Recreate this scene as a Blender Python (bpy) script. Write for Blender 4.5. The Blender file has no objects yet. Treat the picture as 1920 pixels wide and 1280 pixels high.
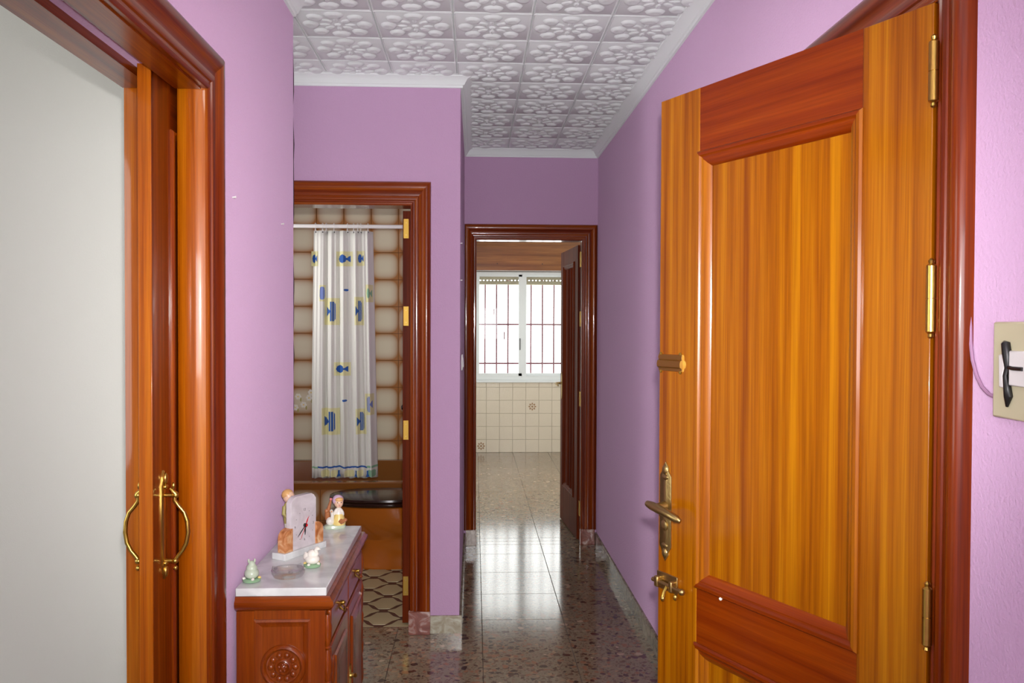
import bpy, math, random
from mathutils import Vector, Matrix
random.seed(7)
scene = bpy.context.scene
PI = math.pi

# ------------------------------------------------------------------ camera
CAM_H, YAW, PITCH, ROLL, FPX = 1.4421, 0.0442, 0.0184, 0.0036, 1590.0
def cam_axes():
    w = Vector((math.sin(YAW)*math.cos(PITCH), math.cos(YAW)*math.cos(PITCH), -math.sin(PITCH)))
    r = Vector((math.cos(YAW), -math.sin(YAW), 0)); u = r.cross(w)
    c, s = math.cos(ROLL), math.sin(ROLL)
    return c*r + s*u, -s*r + c*u, w
cr, cu, cw = cam_axes()
cam = bpy.data.objects.new('camera', bpy.data.cameras.new('camera'))
scene.collection.objects.link(cam)
cam.matrix_world = Matrix(((cr.x, cu.x, -cw.x, 0), (cr.y, cu.y, -cw.y, 0), (cr.z, cu.z, -cw.z, CAM_H), (0, 0, 0, 1)))
cam.data.sensor_width = 36; cam.data.lens = FPX/1920*36; cam.data.clip_start = 0.02
scene.camera = cam

# ------------------------------------------------------------------ light and exposure
W = bpy.data.worlds.new('world'); scene.world = W; W.use_nodes = True
bg = W.node_tree.nodes['Background']; bg.inputs[0].default_value = (1.0, 0.985, 0.97, 1); bg.inputs[1].default_value = 4.4
def light(name, kind, loc, energy, color=(1, 1, 1), rot=(0, 0, 0), **k):
    d = bpy.data.lights.new(name, kind); d.energy = energy; d.color = color
    for a, b in k.items(): setattr(d, a, b)
    o = bpy.data.objects.new(name, d); o.location = loc; o.rotation_euler = rot; scene.collection.objects.link(o); return o
# camera flash: a little above and to the right of the lens, beam along the view
fl = light('camera_flash', 'SPOT', (0.02, 0.0, CAM_H+0.085), 225, (1, 0.985, 0.97), spot_size=math.radians(72), spot_blend=1.0, shadow_soft_size=0.018)
fl.rotation_euler = cam.matrix_world.to_euler()
# daylight of the left room and through the kitchen window, plus added unseen fills
light('rear_fill', 'AREA', (0.08, -1.40, 1.5), 28, (0.97, 0.985, 1), (PI/2, 0, 0), shape='RECTANGLE', size=1.3, size_y=0.75)  # unseen soft fill added behind the photographer, no glazed door there
light('side_room_daylight', 'AREA', (-3.15, 0.7, 1.5), 26, (0.96, 0.985, 1), (0, -PI/2, 0), shape='RECTANGLE', size=1.6, size_y=1.6)
light('recess_fill', 'AREA', (-3.1, 3.6, 1.5), 14, (0.97, 0.985, 1), (0, -PI/2, 0), shape='RECTANGLE', size=1.5, size_y=0.8)  # unseen fill added in the recess to brighten the right wall
light('hall_fill', 'AREA', (0.795, -0.45, 1.5), 7, (0.97, 0.985, 1), (0, PI/2, 0), shape='RECTANGLE', size=1.2, size_y=1.2)  # fill added to lift the left wall; no window stands here
light('bathroom_window_daylight', 'AREA', (-1.70, 4.95, 1.75), 8, (1, 0.99, 0.97), (0, -PI/2, 0), shape='RECTANGLE', size=0.8, size_y=0.6)
light('kitchen_fill', 'AREA', (2.15, 7.6, 1.3), 34, (1, 0.99, 0.98), (0, PI/2, 0), shape='RECTANGLE', size=2.0, size_y=1.4)  # unseen fill added to brighten the kitchen, no balcony opening behind it
wl = light('kitchen_window_portal', 'AREA', (0.545, 9.72, 1.44), 1, (1, 1, 1), (-PI/2, 0, 0), shape='RECTANGLE', size=1.08, size_y=1.2)
wl.data.cycles.is_portal = True
scene.view_settings.view_transform = 'Standard'; scene.view_settings.look = 'None'
scene.view_settings.exposure = 0.26; scene.view_settings.gamma = 1.0; scene.view_settings.use_curve_mapping = False

# ------------------------------------------------------------------ mesh helpers
COL = scene.collection
class MB:
    def __init__(s): s.v = []; s.f = []; s.M = None
    def add(s, vs, fs):
        b = len(s.v)
        for p in vs:
            p = Vector(p); s.v.append(tuple(s.M @ p) if s.M else tuple(p))
        s.f += [tuple(b+i for i in f) for f in fs]; return s
    def box(s, x0, x1, y0, y1, z0, z1):
        return s.add([(x0,y0,z0),(x1,y0,z0),(x1,y1,z0),(x0,y1,z0),(x0,y0,z1),(x1,y0,z1),(x1,y1,z1),(x0,y1,z1)],
                     [(3,2,1,0),(4,5,6,7),(0,1,5,4),(1,2,6,5),(2,3,7,6),(3,0,4,7)])
    def loft(s, rings, cap0=True, cap1=True, closed=False):
        n = len(rings[0]); vs = [p for r in rings for p in r]; fs = []
        m = len(rings)
        for i in range(m if closed else m-1):
            a, b = i*n, ((i+1) % m)*n
            for j in range(n):
                k = (j+1) % n; fs.append((a+j, a+k, b+k, b+j))
        if not closed:
            if cap0: fs.append(tuple(range(n-1, -1, -1)))
            if cap1: fs.append(tuple((m-1)*n+i for i in range(n)))
        return s.add(vs, fs)
    def lathe(s, prof, n=20, c=(0,0,0), axis='z'):
        rings = []
        for r, h in prof:
            ring = []
            for i in range(n):
                a = 2*PI*i/n; x, y = r*math.cos(a), r*math.sin(a)
                p = {'z': (x, y, h), 'x': (h, x, y), 'y': (y, h, x)}[axis]
                ring.append((p[0]+c[0], p[1]+c[1], p[2]+c[2]))
            rings.append(ring)
        return s.loft(rings)
    def tube(s, pts, r, n=8):
        pts = [Vector(p) for p in pts]; rs = r if isinstance(r, (list, tuple)) else [r]*len(pts); rings = []
        ref = Vector((0, 0, 1))
        if abs((pts[-1]-pts[0]).normalized().dot(ref)) > 0.9: ref = Vector((1, 0, 0.01))
        for i, p in enumerate(pts):
            d = (pts[min(i+1, len(pts)-1)]-pts[max(i-1, 0)]).normalized()
            a = d.cross(ref).normalized(); b = d.cross(a)
            rings.append([p+rs[i]*(math.cos(2*PI*k/n)*a+math.sin(2*PI*k/n)*b) for k in range(n)])
        return s.loft(rings)
    def ell(s, c, r, nu=14, nv=8, rot=None):
        prof = []
        vs = []; R = rot or Matrix.Identity(3)
        for j in range(nv+1):
            t = -PI/2+PI*j/nv
            t = max(-PI/2+0.05, min(PI/2-0.05, t))
            for i in range(nu):
                a = 2*PI*i/nu
                vs.append(Vector(c)+R @ Vector((r[0]*math.cos(t)*math.cos(a), r[1]*math.cos(t)*math.sin(a), r[2]*math.sin(t))))
        fs = [(j*nu+i, j*nu+(i+1) % nu, (j+1)*nu+(i+1) % nu, (j+1)*nu+i) for j in range(nv) for i in range(nu)]
        fs += [tuple(range(nu-1, -1, -1)), tuple(nv*nu+i for i in range(nu))]
        return s.add(vs, fs)
    def mesh(s, name, mat, smooth=True):
        me = bpy.data.meshes.new(name); me.from_pydata(s.v, [], s.f); me.update()
        import bmesh
        bm = bmesh.new(); bm.from_mesh(me); bmesh.ops.recalc_face_normals(bm, faces=bm.faces); bm.to_mesh(me); bm.free()
        if mat: me.materials.append(mat)
        if smooth: me.shade_smooth(); me.set_sharp_from_angle(angle=math.radians(38))
        return me
    def build(s, name, mat, parent=None, loc=None, rot=None, bevel=0, smooth=True):
        return put(name, s.mesh(name, mat, smooth), parent, loc, rot, bevel)
def put(name, me, parent=None, loc=None, rot=None, bevel=0):
    o = bpy.data.objects.new(name, me); COL.objects.link(o)
    if parent: o.parent = parent
    if loc: o.location = loc
    if rot: o.rotation_euler = rot
    if bevel:
        m = o.modifiers.new('bevel', 'BEVEL'); m.width = bevel; m.segments = 2; m.limit_method = 'ANGLE'
    return o
def tag(o, label=None, cat=None, group=None, kind=None):
    for k, v in (('label', label), ('category', cat), ('group', group), ('kind', kind)):
        if v: o[k] = v
    return o
def thing(name, label, cat, loc=(0,0,0), rz=0, group=None, kind=None):
    o = bpy.data.objects.new(name, None); COL.objects.link(o); o.location = loc; o.rotation_euler = (0, 0, rz)
    o.empty_display_size = 0.05
    return tag(o, label, cat, group, kind)
def B(*a): return MB().box(*a)

# ------------------------------------------------------------------ materials
def srgb(r, g, b):
    f = lambda c: (c/255/12.92) if c/255 <= 0.04045 else ((c/255+0.055)/1.055)**2.4
    return (f(r), f(g), f(b), 1)
def newmat(name):
    m = bpy.data.materials.new(name); m.use_nodes = True; nt = m.node_tree
    return m, nt, nt.nodes['Principled BSDF']
def N(nt, t, **k):
    n = nt.nodes.new(t)
    for a, b in k.items(): setattr(n, a, b)
    return n
def simple(name, col, rough=0.5, metal=0, coat=0, bump=0, bscale=200, coatr=0.1, spec=0.5, vary=0):
    m, nt, p = newmat(name); p.inputs['Base Color'].default_value = col; p.inputs['Roughness'].default_value = rough
    p.inputs['Metallic'].default_value = metal; p.inputs['Coat Weight'].default_value = coat; p.inputs['Coat Roughness'].default_value = coatr
    p.inputs['Specular IOR Level'].default_value = spec
    if bump or vary:
        tc = N(nt, 'ShaderNodeTexCoord'); no = N(nt, 'ShaderNodeTexNoise'); no.inputs['Scale'].default_value = bscale; no.inputs['Detail'].default_value = 4
        nt.links.new(tc.outputs['Object'], no.inputs['Vector'])
        if bump:
            bp = N(nt, 'ShaderNodeBump'); bp.inputs['Strength'].default_value = bump; bp.inputs['Distance'].default_value = 0.003
            nt.links.new(no.outputs['Fac'], bp.inputs['Height']); nt.links.new(bp.outputs['Normal'], p.inputs['Normal'])
        if vary:
            n2 = N(nt, 'ShaderNodeTexNoise'); n2.inputs['Scale'].default_value = 3; nt.links.new(tc.outputs['Object'], n2.inputs['Vector'])
            rp = N(nt, 'ShaderNodeValToRGB'); rp.color_ramp.elements[0].position = 0.3; rp.color_ramp.elements[1].position = 0.7
            rp.color_ramp.elements[0].color = tuple(c*(1-vary) for c in col[:3])+(1,); rp.color_ramp.elements[1].color = tuple(min(1, c*(1+vary)) for c in col[:3])+(1,)
            nt.links.new(n2.outputs['Fac'], rp.inputs['Fac']); nt.links.new(rp.outputs['Color'], p.inputs['Base Color'])
    return m
def wood(name, cols, axis='z', across=30, along=0.9, rough=0.34, coat=1.0, coatr=0.13, fine=0.25, spread=0.20, spec=0.2):
    """varnished timber; cols dark..light, grain along axis"""
    m, nt, p = newmat(name); L = nt.links.new
    tc = N(nt, 'ShaderNodeTexCoord'); mp = N(nt, 'ShaderNodeMapping')
    sc = [across]*3; sc['xyz'.index(axis)] = along; mp.inputs['Scale'].default_value = sc
    L(tc.outputs['Object'], mp.inputs['Vector'])
    n1 = N(nt, 'ShaderNodeTexNoise'); n1.inputs['Scale'].default_value = 1; n1.inputs['Detail'].default_value = 5; n1.inputs['Roughness'].default_value = 0.62; n1.inputs['Distortion'].default_value = 0.25
    L(mp.outputs['Vector'], n1.inputs['Vector'])
    rp = N(nt, 'ShaderNodeValToRGB'); cr_ = rp.color_ramp; cr_.elements[0].position = 0.5-spread; cr_.elements[1].position = 0.5+spread
    cr_.elements[0].color = cols[0]; cr_.elements[1].color = cols[-1]
    for i, c in enumerate(cols[1:-1]):
        e = cr_.elements.new(0.5-spread+2*spread*(i+1)/(len(cols)-1)); e.color = c
    L(n1.outputs['Fac'], rp.inputs['Fac'])
    mp2 = N(nt, 'ShaderNodeMapping'); sc2 = [across*9]*3; sc2['xyz'.index(axis)] = along*9; mp2.inputs['Scale'].default_value = sc2
    L(tc.outputs['Object'], mp2.inputs['Vector'])
    n2 = N(nt, 'ShaderNodeTexNoise'); n2.inputs['Scale'].default_value = 1; n2.inputs['Detail'].default_value = 3
    L(mp2.outputs['Vector'], n2.inputs['Vector'])
    mx = N(nt, 'ShaderNodeMix', data_type='RGBA', blend_type='MULTIPLY'); mx.inputs[0].default_value = fine
    g = N(nt, 'ShaderNodeValToRGB'); g.color_ramp.elements[0].position = 0.38; g.color_ramp.elements[0].color = (0.35, 0.3, 0.25, 1); g.color_ramp.elements[1].position = 0.62
    L(n2.outputs['Fac'], g.inputs['Fac']); L(rp.outputs['Color'], mx.inputs[6]); L(g.outputs['Color'], mx.inputs[7])
    L(mx.outputs[2], p.inputs['Base Color'])
    p.inputs['Roughness'].default_value = rough; p.inputs['Coat Weight'].default_value = coat; p.inputs['Coat Roughness'].default_value = coatr
    p.inputs['Specular IOR Level'].default_value = spec
    bp = N(nt, 'ShaderNodeBump'); bp.inputs['Strength'].default_value = 0.05; bp.inputs['Distance'].default_value = 0.002
    L(n1.outputs['Fac'], bp.inputs['Height']); L(bp.outputs['Normal'], p.inputs['Normal'])
    return m
M = {}
DOOR = [srgb(126, 60, 0), srgb(156, 88, 0), srgb(176, 110, 4)]
M['door_z'] = wood('door_timber_upright', DOOR, 'z', 38, 0.6, coat=0.6, spread=0.15)
M['door_x'] = wood('door_rail_timber', [srgb(108, 34, 0), srgb(128, 48, 0), srgb(144, 62, 2)], 'x', 34, 0.7, coat=0.5)
FR = [srgb(88, 22, 0), srgb(128, 48, 0), srgb(164, 82, 4)]
M['fr_z'] = wood('frame_timber_upright', FR, 'z', 40, 0.8, coat=0.45, coatr=0.1)
M['fr_x'] = wood('frame_timber_cross', FR, 'x', 40, 0.8, coat=0.45, coatr=0.1)
M['fr_y'] = wood('frame_timber_along', FR, 'y', 40, 0.8, coat=0.45, coatr=0.1)
JB = [srgb(132, 54, 0), srgb(168, 84, 2), srgb(192, 112, 10)]
M['jb_z'] = wood('jamb_timber_upright', JB, 'z', 36, 0.7, coat=0.6, coatr=0.07)
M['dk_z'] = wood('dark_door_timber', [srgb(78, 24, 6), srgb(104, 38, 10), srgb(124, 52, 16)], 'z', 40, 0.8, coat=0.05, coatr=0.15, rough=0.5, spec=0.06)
CB = [srgb(118, 44, 2), srgb(140, 60, 4), srgb(158, 76, 8)]
M['cb_z'] = wood('cabinet_timber_upright', CB, 'z', 30, 1.2, coatr=0.18)
M['cb_x'] = wood('cabinet_timber_cross', CB, 'x', 30, 1.2, coatr=0.18)
M['cb_y'] = wood('cabinet_timber_along', CB, 'y', 30, 1.2, coatr=0.18)
M['box_x'] = wood('shutter_box_timber', [srgb(100, 52, 14), srgb(130, 76, 28), srgb(152, 98, 44)], 'x', 26, 1.0)
M['purple'] = simple('mauve_plaster', srgb(208, 173, 205), 0.8, bump=0.9, bscale=150, spec=0.2)
M['purple'].node_tree.nodes['Principled BSDF'].inputs['Diffuse Roughness'].default_value = 0.75
M['white_wall'] = simple('white_plaster', srgb(240, 238, 234), 0.8, bump=0.25, bscale=200, spec=0.2)
M['white'] = simple('white_gypsum', srgb(236, 242, 240), 0.6, spec=0.3)
M['ceil'] = simple('ceiling_polystyrene', srgb(234, 240, 238), 0.55, spec=0.4)
for k_, q_ in (('ceil', 0.25), ('white', 0.4), ('white_wall', 0.6)): M[k_].node_tree.nodes['Principled BSDF'].inputs['Diffuse Roughness'].default_value = q_
M['dark'] = simple('dark_gap', srgb(30, 14, 8), 0.8)
M['brass'] = simple('brass', srgb(205, 170, 85), 0.28, 1.0, bump=0.1, bscale=90)
M['brass_old'] = simple('antique_brass', srgb(176, 150, 96), 0.36, 1.0, bump=0.25, bscale=140)
M['brass_hi'] = simple('polished_brass', srgb(176, 142, 66), 0.5, 1.0)
M['chrome'] = simple('chrome', srgb(215, 215, 215), 0.1, 1.0)
M['grey_grout'] = simple('grey_grout', srgb(70, 62, 52), 0.8)
M['brown_grout'] = simple('brown_grout', srgb(84, 40, 20), 0.6)
M['tan_grout'] = simple('tan_grout', srgb(104, 62, 30), 0.7)
M['cream_grout'] = simple('cream_grout', srgb(188, 178, 160), 0.7)
M['lozenge'] = simple('beige_floor_tile', srgb(176, 160, 122), 0.35, vary=0.12)
M['toilet'] = simple('brown_ceramic', srgb(180, 98, 24), 0.12, coat=0.6, coatr=0.04)
M['tub'] = simple('brown_enamel', srgb(128, 76, 24), 0.2, coat=0.4, coatr=0.06)
M['seat'] = simple('dark_seat', srgb(46, 24, 16), 0.16)
M['alu'] = simple('white_aluminium', srgb(222, 228, 228), 0.4)
M['slat'] = simple('shutter_slat', srgb(160, 148, 124), 0.6)
M['iron'] = simple('painted_iron', srgb(120, 70, 80), 0.5)
M['black'] = simple('black_plastic', srgb(18, 15, 16), 0.4)
M['cream_plastic'] = simple('cream_plastic', srgb(206, 200, 166), 0.4)
M['white_plastic'] = simple('white_plastic', srgb(235, 233, 230), 0.35)
M['cable'] = simple('mauve_painted_cable', srgb(168, 128, 160), 0.7)
M['cur'] = simple('curtain_cloth', srgb(226, 226, 218), 0.7, spec=0.2)
M['yel'] = simple('yellow_print', srgb(224, 220, 168), 0.7)
M['grn'] = simple('green_print', srgb(140, 185, 150), 0.7)
M['blu'] = simple('blue_print', srgb(38, 92, 170), 0.7)
M['blu2'] = simple('pale_blue_print', srgb(120, 140, 200), 0.7)
M['porcelain'] = simple('porcelain', srgb(238, 234, 222), 0.25)
M['porc_green'] = simple('porcelain_pale_green', srgb(196, 210, 186), 0.25)
M['porc_base'] = simple('green_base', srgb(140, 176, 138), 0.2)
M['porc_yellow'] = simple('porcelain_yellow', srgb(236, 210, 130), 0.3)
M['porc_skin'] = simple('porcelain_skin', srgb(240, 200, 170), 0.3)
M['porc_hair'] = simple('porcelain_hair', srgb(226, 176, 112), 0.35)
M['porc_lilac'] = simple('porcelain_lilac', srgb(214, 184, 208), 0.3)
M['porc_brown'] = simple('porcelain_brown', srgb(176, 112, 70), 0.35)
M['porc_olive'] = simple('porcelain_olive', srgb(176, 164, 96), 0.35)
M['porc_pink'] = simple('porcelain_pink', srgb(224, 130, 130), 0.3)
M['porc_dark'] = simple('porcelain_dark', srgb(40, 24, 24), 0.35)
M['red'] = simple('red_hand', srgb(214, 24, 30), 0.4)
M['ink'] = simple('grey_dial_print', srgb(104, 100, 102), 0.6)

def marble(name, c0, c1, scale=9, rough=0.12, contrast=(0.35, 0.65), vein=None):
    m, nt, p = newmat(name); L = nt.links.new
    tc = N(nt, 'ShaderNodeTexCoord'); n1 = N(nt, 'ShaderNodeTexNoise'); n1.inputs['Scale'].default_value = scale; n1.inputs['Detail'].default_value = 8; n1.inputs['Distortion'].default_value = 1.4
    L(tc.outputs['Object'], n1.inputs['Vector']); r = N(nt, 'ShaderNodeValToRGB')
    r.color_ramp.elements[0].position, r.color_ramp.elements[1].position = contrast
    r.color_ramp.elements[0].color = c0; r.color_ramp.elements[1].color = c1
    if vein: e = r.color_ramp.elements.new((contrast[0]+contrast[1])/2); e.color = vein
    L(n1.outputs['Fac'], r.inputs['Fac']); L(r.outputs['Color'], p.inputs['Base Color']); p.inputs['Roughness'].default_value = rough
    return m
M['marble'] = marble('white_marble', srgb(204, 207, 206), srgb(234, 238, 236))
M['onyx'] = marble('honey_onyx', srgb(168, 100, 52), srgb(232, 196, 150), 26, 0.15, (0.3, 0.7), srgb(206, 140, 88))
M['clock_stone'] = marble('clock_marble', srgb(206, 198, 200), srgb(226, 220, 222), 14, 0.2)
M['plinth'] = marble('red_marble', srgb(116, 64, 52), srgb(206, 184, 172), 16, 0.12, (0.35, 0.68), srgb(142, 86, 72))
M['plinth_pale'] = marble('pale_stone', srgb(150, 130, 110), srgb(216, 204, 190), 18, 0.12)
M['base_stone'] = marble('green_grey_stone', srgb(104, 94, 72), srgb(158, 146, 120), 16, 0.15)
M['base_stone_l'] = marble('pale_green_stone', srgb(150, 140, 112), srgb(196, 196, 172), 22, 0.15, (0.35, 0.65), srgb(174, 166, 140))

def terrazzo():
    m, nt, p = newmat('terrazzo'); L = nt.links.new
    g = N(nt, 'ShaderNodeNewGeometry')
    wn = N(nt, 'ShaderNodeTexNoise'); wn.inputs['Scale'].default_value = 30; wn.inputs['Detail'].default_value = 2; L(g.outputs['Position'], wn.inputs['Vector'])
    add = N(nt, 'ShaderNodeMixRGB'); add.blend_type = 'ADD'; add.inputs[0].default_value = 0.035; L(g.outputs['Position'], add.inputs[1]); L(wn.outputs['Color'], add.inputs[2])
    def chips(scale, thr, cols, prev, rmin):
        v = N(nt, 'ShaderNodeTexVoronoi'); v.inputs['Scale'].default_value = scale; v.inputs['Randomness'].default_value = 1; L(add.outputs[0], v.inputs['Vector'])
        sp = N(nt, 'ShaderNodeSeparateColor'); L(v.outputs['Color'], sp.inputs['Color'])
        r = N(nt, 'ShaderNodeValToRGB'); r.color_ramp.interpolation = 'CONSTANT'
        for i, (pos, c) in enumerate(cols):
            e = r.color_ramp.elements[i] if i < 2 else r.color_ramp.elements.new(pos)
            e.position = pos; e.color = c
        L(sp.outputs['Red'], r.inputs['Fac'])
        lt = N(nt, 'ShaderNodeMath', operation='LESS_THAN'); lt.inputs[1].default_value = thr; L(v.outputs['Distance'], lt.inputs[0])
        gt = N(nt, 'ShaderNodeMath', operation='GREATER_THAN'); gt.inputs[1].default_value = rmin; L(sp.outputs['Green'], gt.inputs[0])
        ml = N(nt, 'ShaderNodeMath', operation='MULTIPLY'); L(lt.outputs[0], ml.inputs[0]); L(gt.outputs[0], ml.inputs[1])
        mx = N(nt, 'ShaderNodeMixRGB'); L(ml.outputs[0], mx.inputs[0]); L(prev, mx.inputs[1]); L(r.outputs['Color'], mx.inputs[2]); return mx.outputs[0]
    basec = N(nt, 'ShaderNodeRGB'); basec.outputs[0].default_value = srgb(136, 122, 98)
    small = chips(95, 0.5, [(0, srgb(104, 84, 66)), (0.3, srgb(136, 112, 90)), (0.6, srgb(112, 98, 80)), (0.82, srgb(146, 128, 104))], basec.outputs[0], 0.25)
    mid = chips(42, 0.46, [(0, srgb(88, 58, 44)), (0.22, srgb(144, 104, 78)), (0.5, srgb(106, 84, 66)), (0.7, srgb(156, 128, 98)), (0.88, srgb(74, 56, 48))], small, 0.45)
    big = chips(24, 0.40, [(0, srgb(84, 52, 40)), (0.3, srgb(62, 46, 40)), (0.55, srgb(148, 108, 80)), (0.8, srgb(180, 156, 130))], mid, 0.74)
    L(big, p.inputs['Base Color']); p.inputs['Roughness'].default_value = 0.12; p.inputs['Specular IOR Level'].default_value = 0.6
    return m
M['terrazzo'] = terrazzo()
def edge_tile(name, mid, edge, w0=0.02, w1=0.46, rough=0.16):
    """glazed tile whose printed glaze browns towards its rim (local x,z in 0..1 of Generated)"""
    m, nt, p = newmat(name); L = nt.links.new
    tc = N(nt, 'ShaderNodeTexCoord'); sx = N(nt, 'ShaderNodeSeparateXYZ'); L(tc.outputs['Generated'], sx.inputs[0])
    def rim(out):
        a = N(nt, 'ShaderNodeMath', operation='SUBTRACT'); a.inputs[1].default_value = 0.5; L(out, a.inputs[0])
        b = N(nt, 'ShaderNodeMath', operation='ABSOLUTE'); L(a.outputs[0], b.inputs[0])
        c = N(nt, 'ShaderNodeMath', operation='POWER'); c.inputs[1].default_value = 3.2; L(b.outputs[0], c.inputs[0]); return c.outputs[0]
    s = N(nt, 'ShaderNodeMath', operation='ADD'); L(rim(sx.outputs['X']), s.inputs[0]); L(rim(sx.outputs['Z']), s.inputs[1])
    r = N(nt, 'ShaderNodeValToRGB'); r.color_ramp.elements[0].position = 0.0015; r.color_ramp.elements[1].position = 0.11
    r.color_ramp.elements[0].color = mid; r.color_ramp.elements[1].color = edge
    e = r.color_ramp.elements.new(0.045); e.color = tuple((a*0.62+b*0.38) for a, b in zip(mid, edge))
    L(s.outputs[0], r.inputs['Fac']); L(r.outputs['Color'], p.inputs['Base Color']); p.inputs['Roughness'].default_value = rough
    return m
M['bath_tile'] = edge_tile('bathroom_tile', srgb(222, 212, 186), srgb(166, 110, 58))
def kitchen_tile():
    m, nt, p = newmat('kitchen_tile'); L = nt.links.new
    tc = N(nt, 'ShaderNodeTexCoord'); n = N(nt, 'ShaderNodeTexVoronoi'); n.inputs['Scale'].default_value = 90; L(tc.outputs['Object'], n.inputs['Vector'])
    p.inputs['Base Color'].default_value = srgb(214, 204, 184); p.inputs['Roughness'].default_value = 0.12
    b = N(nt, 'ShaderNodeBump'); b.inputs['Strength'].default_value = 0.35; b.inputs['Distance'].default_value = 0.002; L(n.outputs['Distance'], b.inputs['Height']); L(b.outputs['Normal'], p.inputs['Normal'])
    return m
M['kit_tile'] = kitchen_tile()
def glass(name, pane=False, facing=False):
    m = bpy.data.materials.new(name); m.use_nodes = True; nt = m.node_tree; L = nt.links.new
    if pane:
        nt.nodes.remove(nt.nodes['Principled BSDF']); out = nt.nodes['Material Output']
        t = N(nt, 'ShaderNodeBsdfTransparent'); t.inputs[0].default_value = (0.95, 0.97, 0.96, 1); g = N(nt, 'ShaderNodeBsdfGlossy'); g.inputs['Roughness'].default_value = 0.02
        f = N(nt, 'ShaderNodeLayerWeight' if facing else 'ShaderNodeFresnel'); f.inputs[0].default_value = 0.3 if facing else 1.3; mx = N(nt, 'ShaderNodeMixShader')
        L(f.outputs[1 if facing else 0], mx.inputs[0]); L(t.outputs[0], mx.inputs[1]); L(g.outputs[0], mx.inputs[2]); L(mx.outputs[0], out.inputs[0])
    else:
        p = nt.nodes['Principled BSDF']; p.inputs['Transmission Weight'].default_value = 1; p.inputs['Roughness'].default_value = 0.02; p.inputs['IOR'].default_value = 1.5; p.inputs['Base Color'].default_value = (0.97, 0.98, 0.98, 1)
    return m
M['pane'] = glass('window_glass', True); M['glass'] = glass('clear_glass', True, True)

# ------------------------------------------------------------------ dimensions of the place
XR, XL, XLB = 0.809, -0.652, -0.835          # right wall, left wall hall face / room face
YL = 3.088                                   # end of the left wall
YB, XP = 3.971, -0.068                       # bathroom front wall, partition face
YE, YE2 = 5.567, 5.65                        # end wall
YK = 9.629                                   # kitchen window wall
XPB = -0.15                                  # partition, bathroom face
YBB = 6.30                                   # bathroom back wall
TOP, ZC = 2.592, 2.6
HEAD = 2.003
def struct(name, mb, mat, label, smooth=False):
    return tag(mb.build(name, M[mat] if isinstance(mat, str) else mat, smooth=smooth), label, None, None, 'structure')

# walls
struct('wall_left', MB().box(XLB, XL, -1.6, 0.72, 0, TOP).box(XLB, XL, 0.72, 2.085, HEAD+0.02, TOP)
       .box(-0.70, XL, 2.085, YL, 0, TOP).box(XLB, -0.772, 2.085, YL, 0, TOP).box(-0.772, -0.70, 2.085, YL, HEAD+0.04, TOP).box(-0.772, -0.70, 2.95, YL, 0, HEAD+0.04),
       'purple', 'mauve plaster wall on the left with the sliding door opening')
struct('wall_right', MB().box(XR, 0.93, -1.6, 1.431, 0, TOP).box(XR, 0.93, 1.431, 2.19, HEAD, TOP).box(XR, 0.93, 2.19, YE2, 0, TOP), 'purple',
       'mauve plaster wall on the right beside the open orange door')
struct('wall_bathroom', MB().box(-3.2, -1.03, YB, 4.07, 0, TOP).box(-1.03, -0.288, YB, 4.07, HEAD+0.004, TOP).box(-0.288, XP, YB, 4.07, 0, TOP), 'purple',
       'mauve wall around the bathroom doorway')
struct('wall_partition', MB().box(XPB, XP, 4.07, YE, 0, TOP), 'purple', 'mauve side wall of the passage to the kitchen')
struct('wall_end', MB().box(XPB, 0.004, YE, YE2, 0, TOP).box(0.004, 0.712, YE, YE2, HEAD+0.008, TOP).box(0.712, XR, YE, YE2, 0, TOP), 'purple',
       'mauve end wall above the kitchen doorway')
struct('wall_recess', MB().box(-3.3, -3.2, YL, 4.07, 0, TOP), 'purple', 'mauve wall of the recess before the bathroom')
struct('wall_rear', MB().box(XL, XR, -1.72, -1.6, 0, TOP), 'purple', 'mauve wall behind the entrance hall')
struct('wall_side_room', MB().box(-3.2, XLB, 3.0, YL, 0, TOP), 'white_wall', 'white wall of the room seen through the sliding door')
struct('wall_side_room_outer', MB().box(-3.3, -3.2, -1.1, YL, 0, TOP).box(-3.3, XLB, -1.2, -1.1, 0, TOP), 'white_wall', 'outer white walls of the side room')
struct('wall_side_room_inner', MB().box(XLB-0.006, XLB, -1.1, 0.72, 0, TOP).box(XLB-0.006, XLB, 2.086, 3.0, 0, TOP).box(XLB-0.006, XLB, 0.72, 2.086, HEAD+0.021, TOP), 'white_wall', 'white side room face of the sliding door wall')
struct('wall_landing', MB().box(2.2, 2.3, -1.72, YK+0.2, 0, TOP).box(0.93, 2.2, -1.72, -1.6, 0, TOP).box(0.93, 2.2, YE, YE2, 0, TOP), 'white_wall', 'pale walls outside the entrance door')
struct('wall_kitchen_left', MB().box(-0.15, -0.10, YE2, YK, 0, TOP), 'white_wall', 'kitchen left wall')
struct('wall_bathroom_side', MB().box(-1.85, -1.75, 4.07, YBB+0.1, 0, TOP), 'white_wall', 'bathroom left wall')

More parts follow.
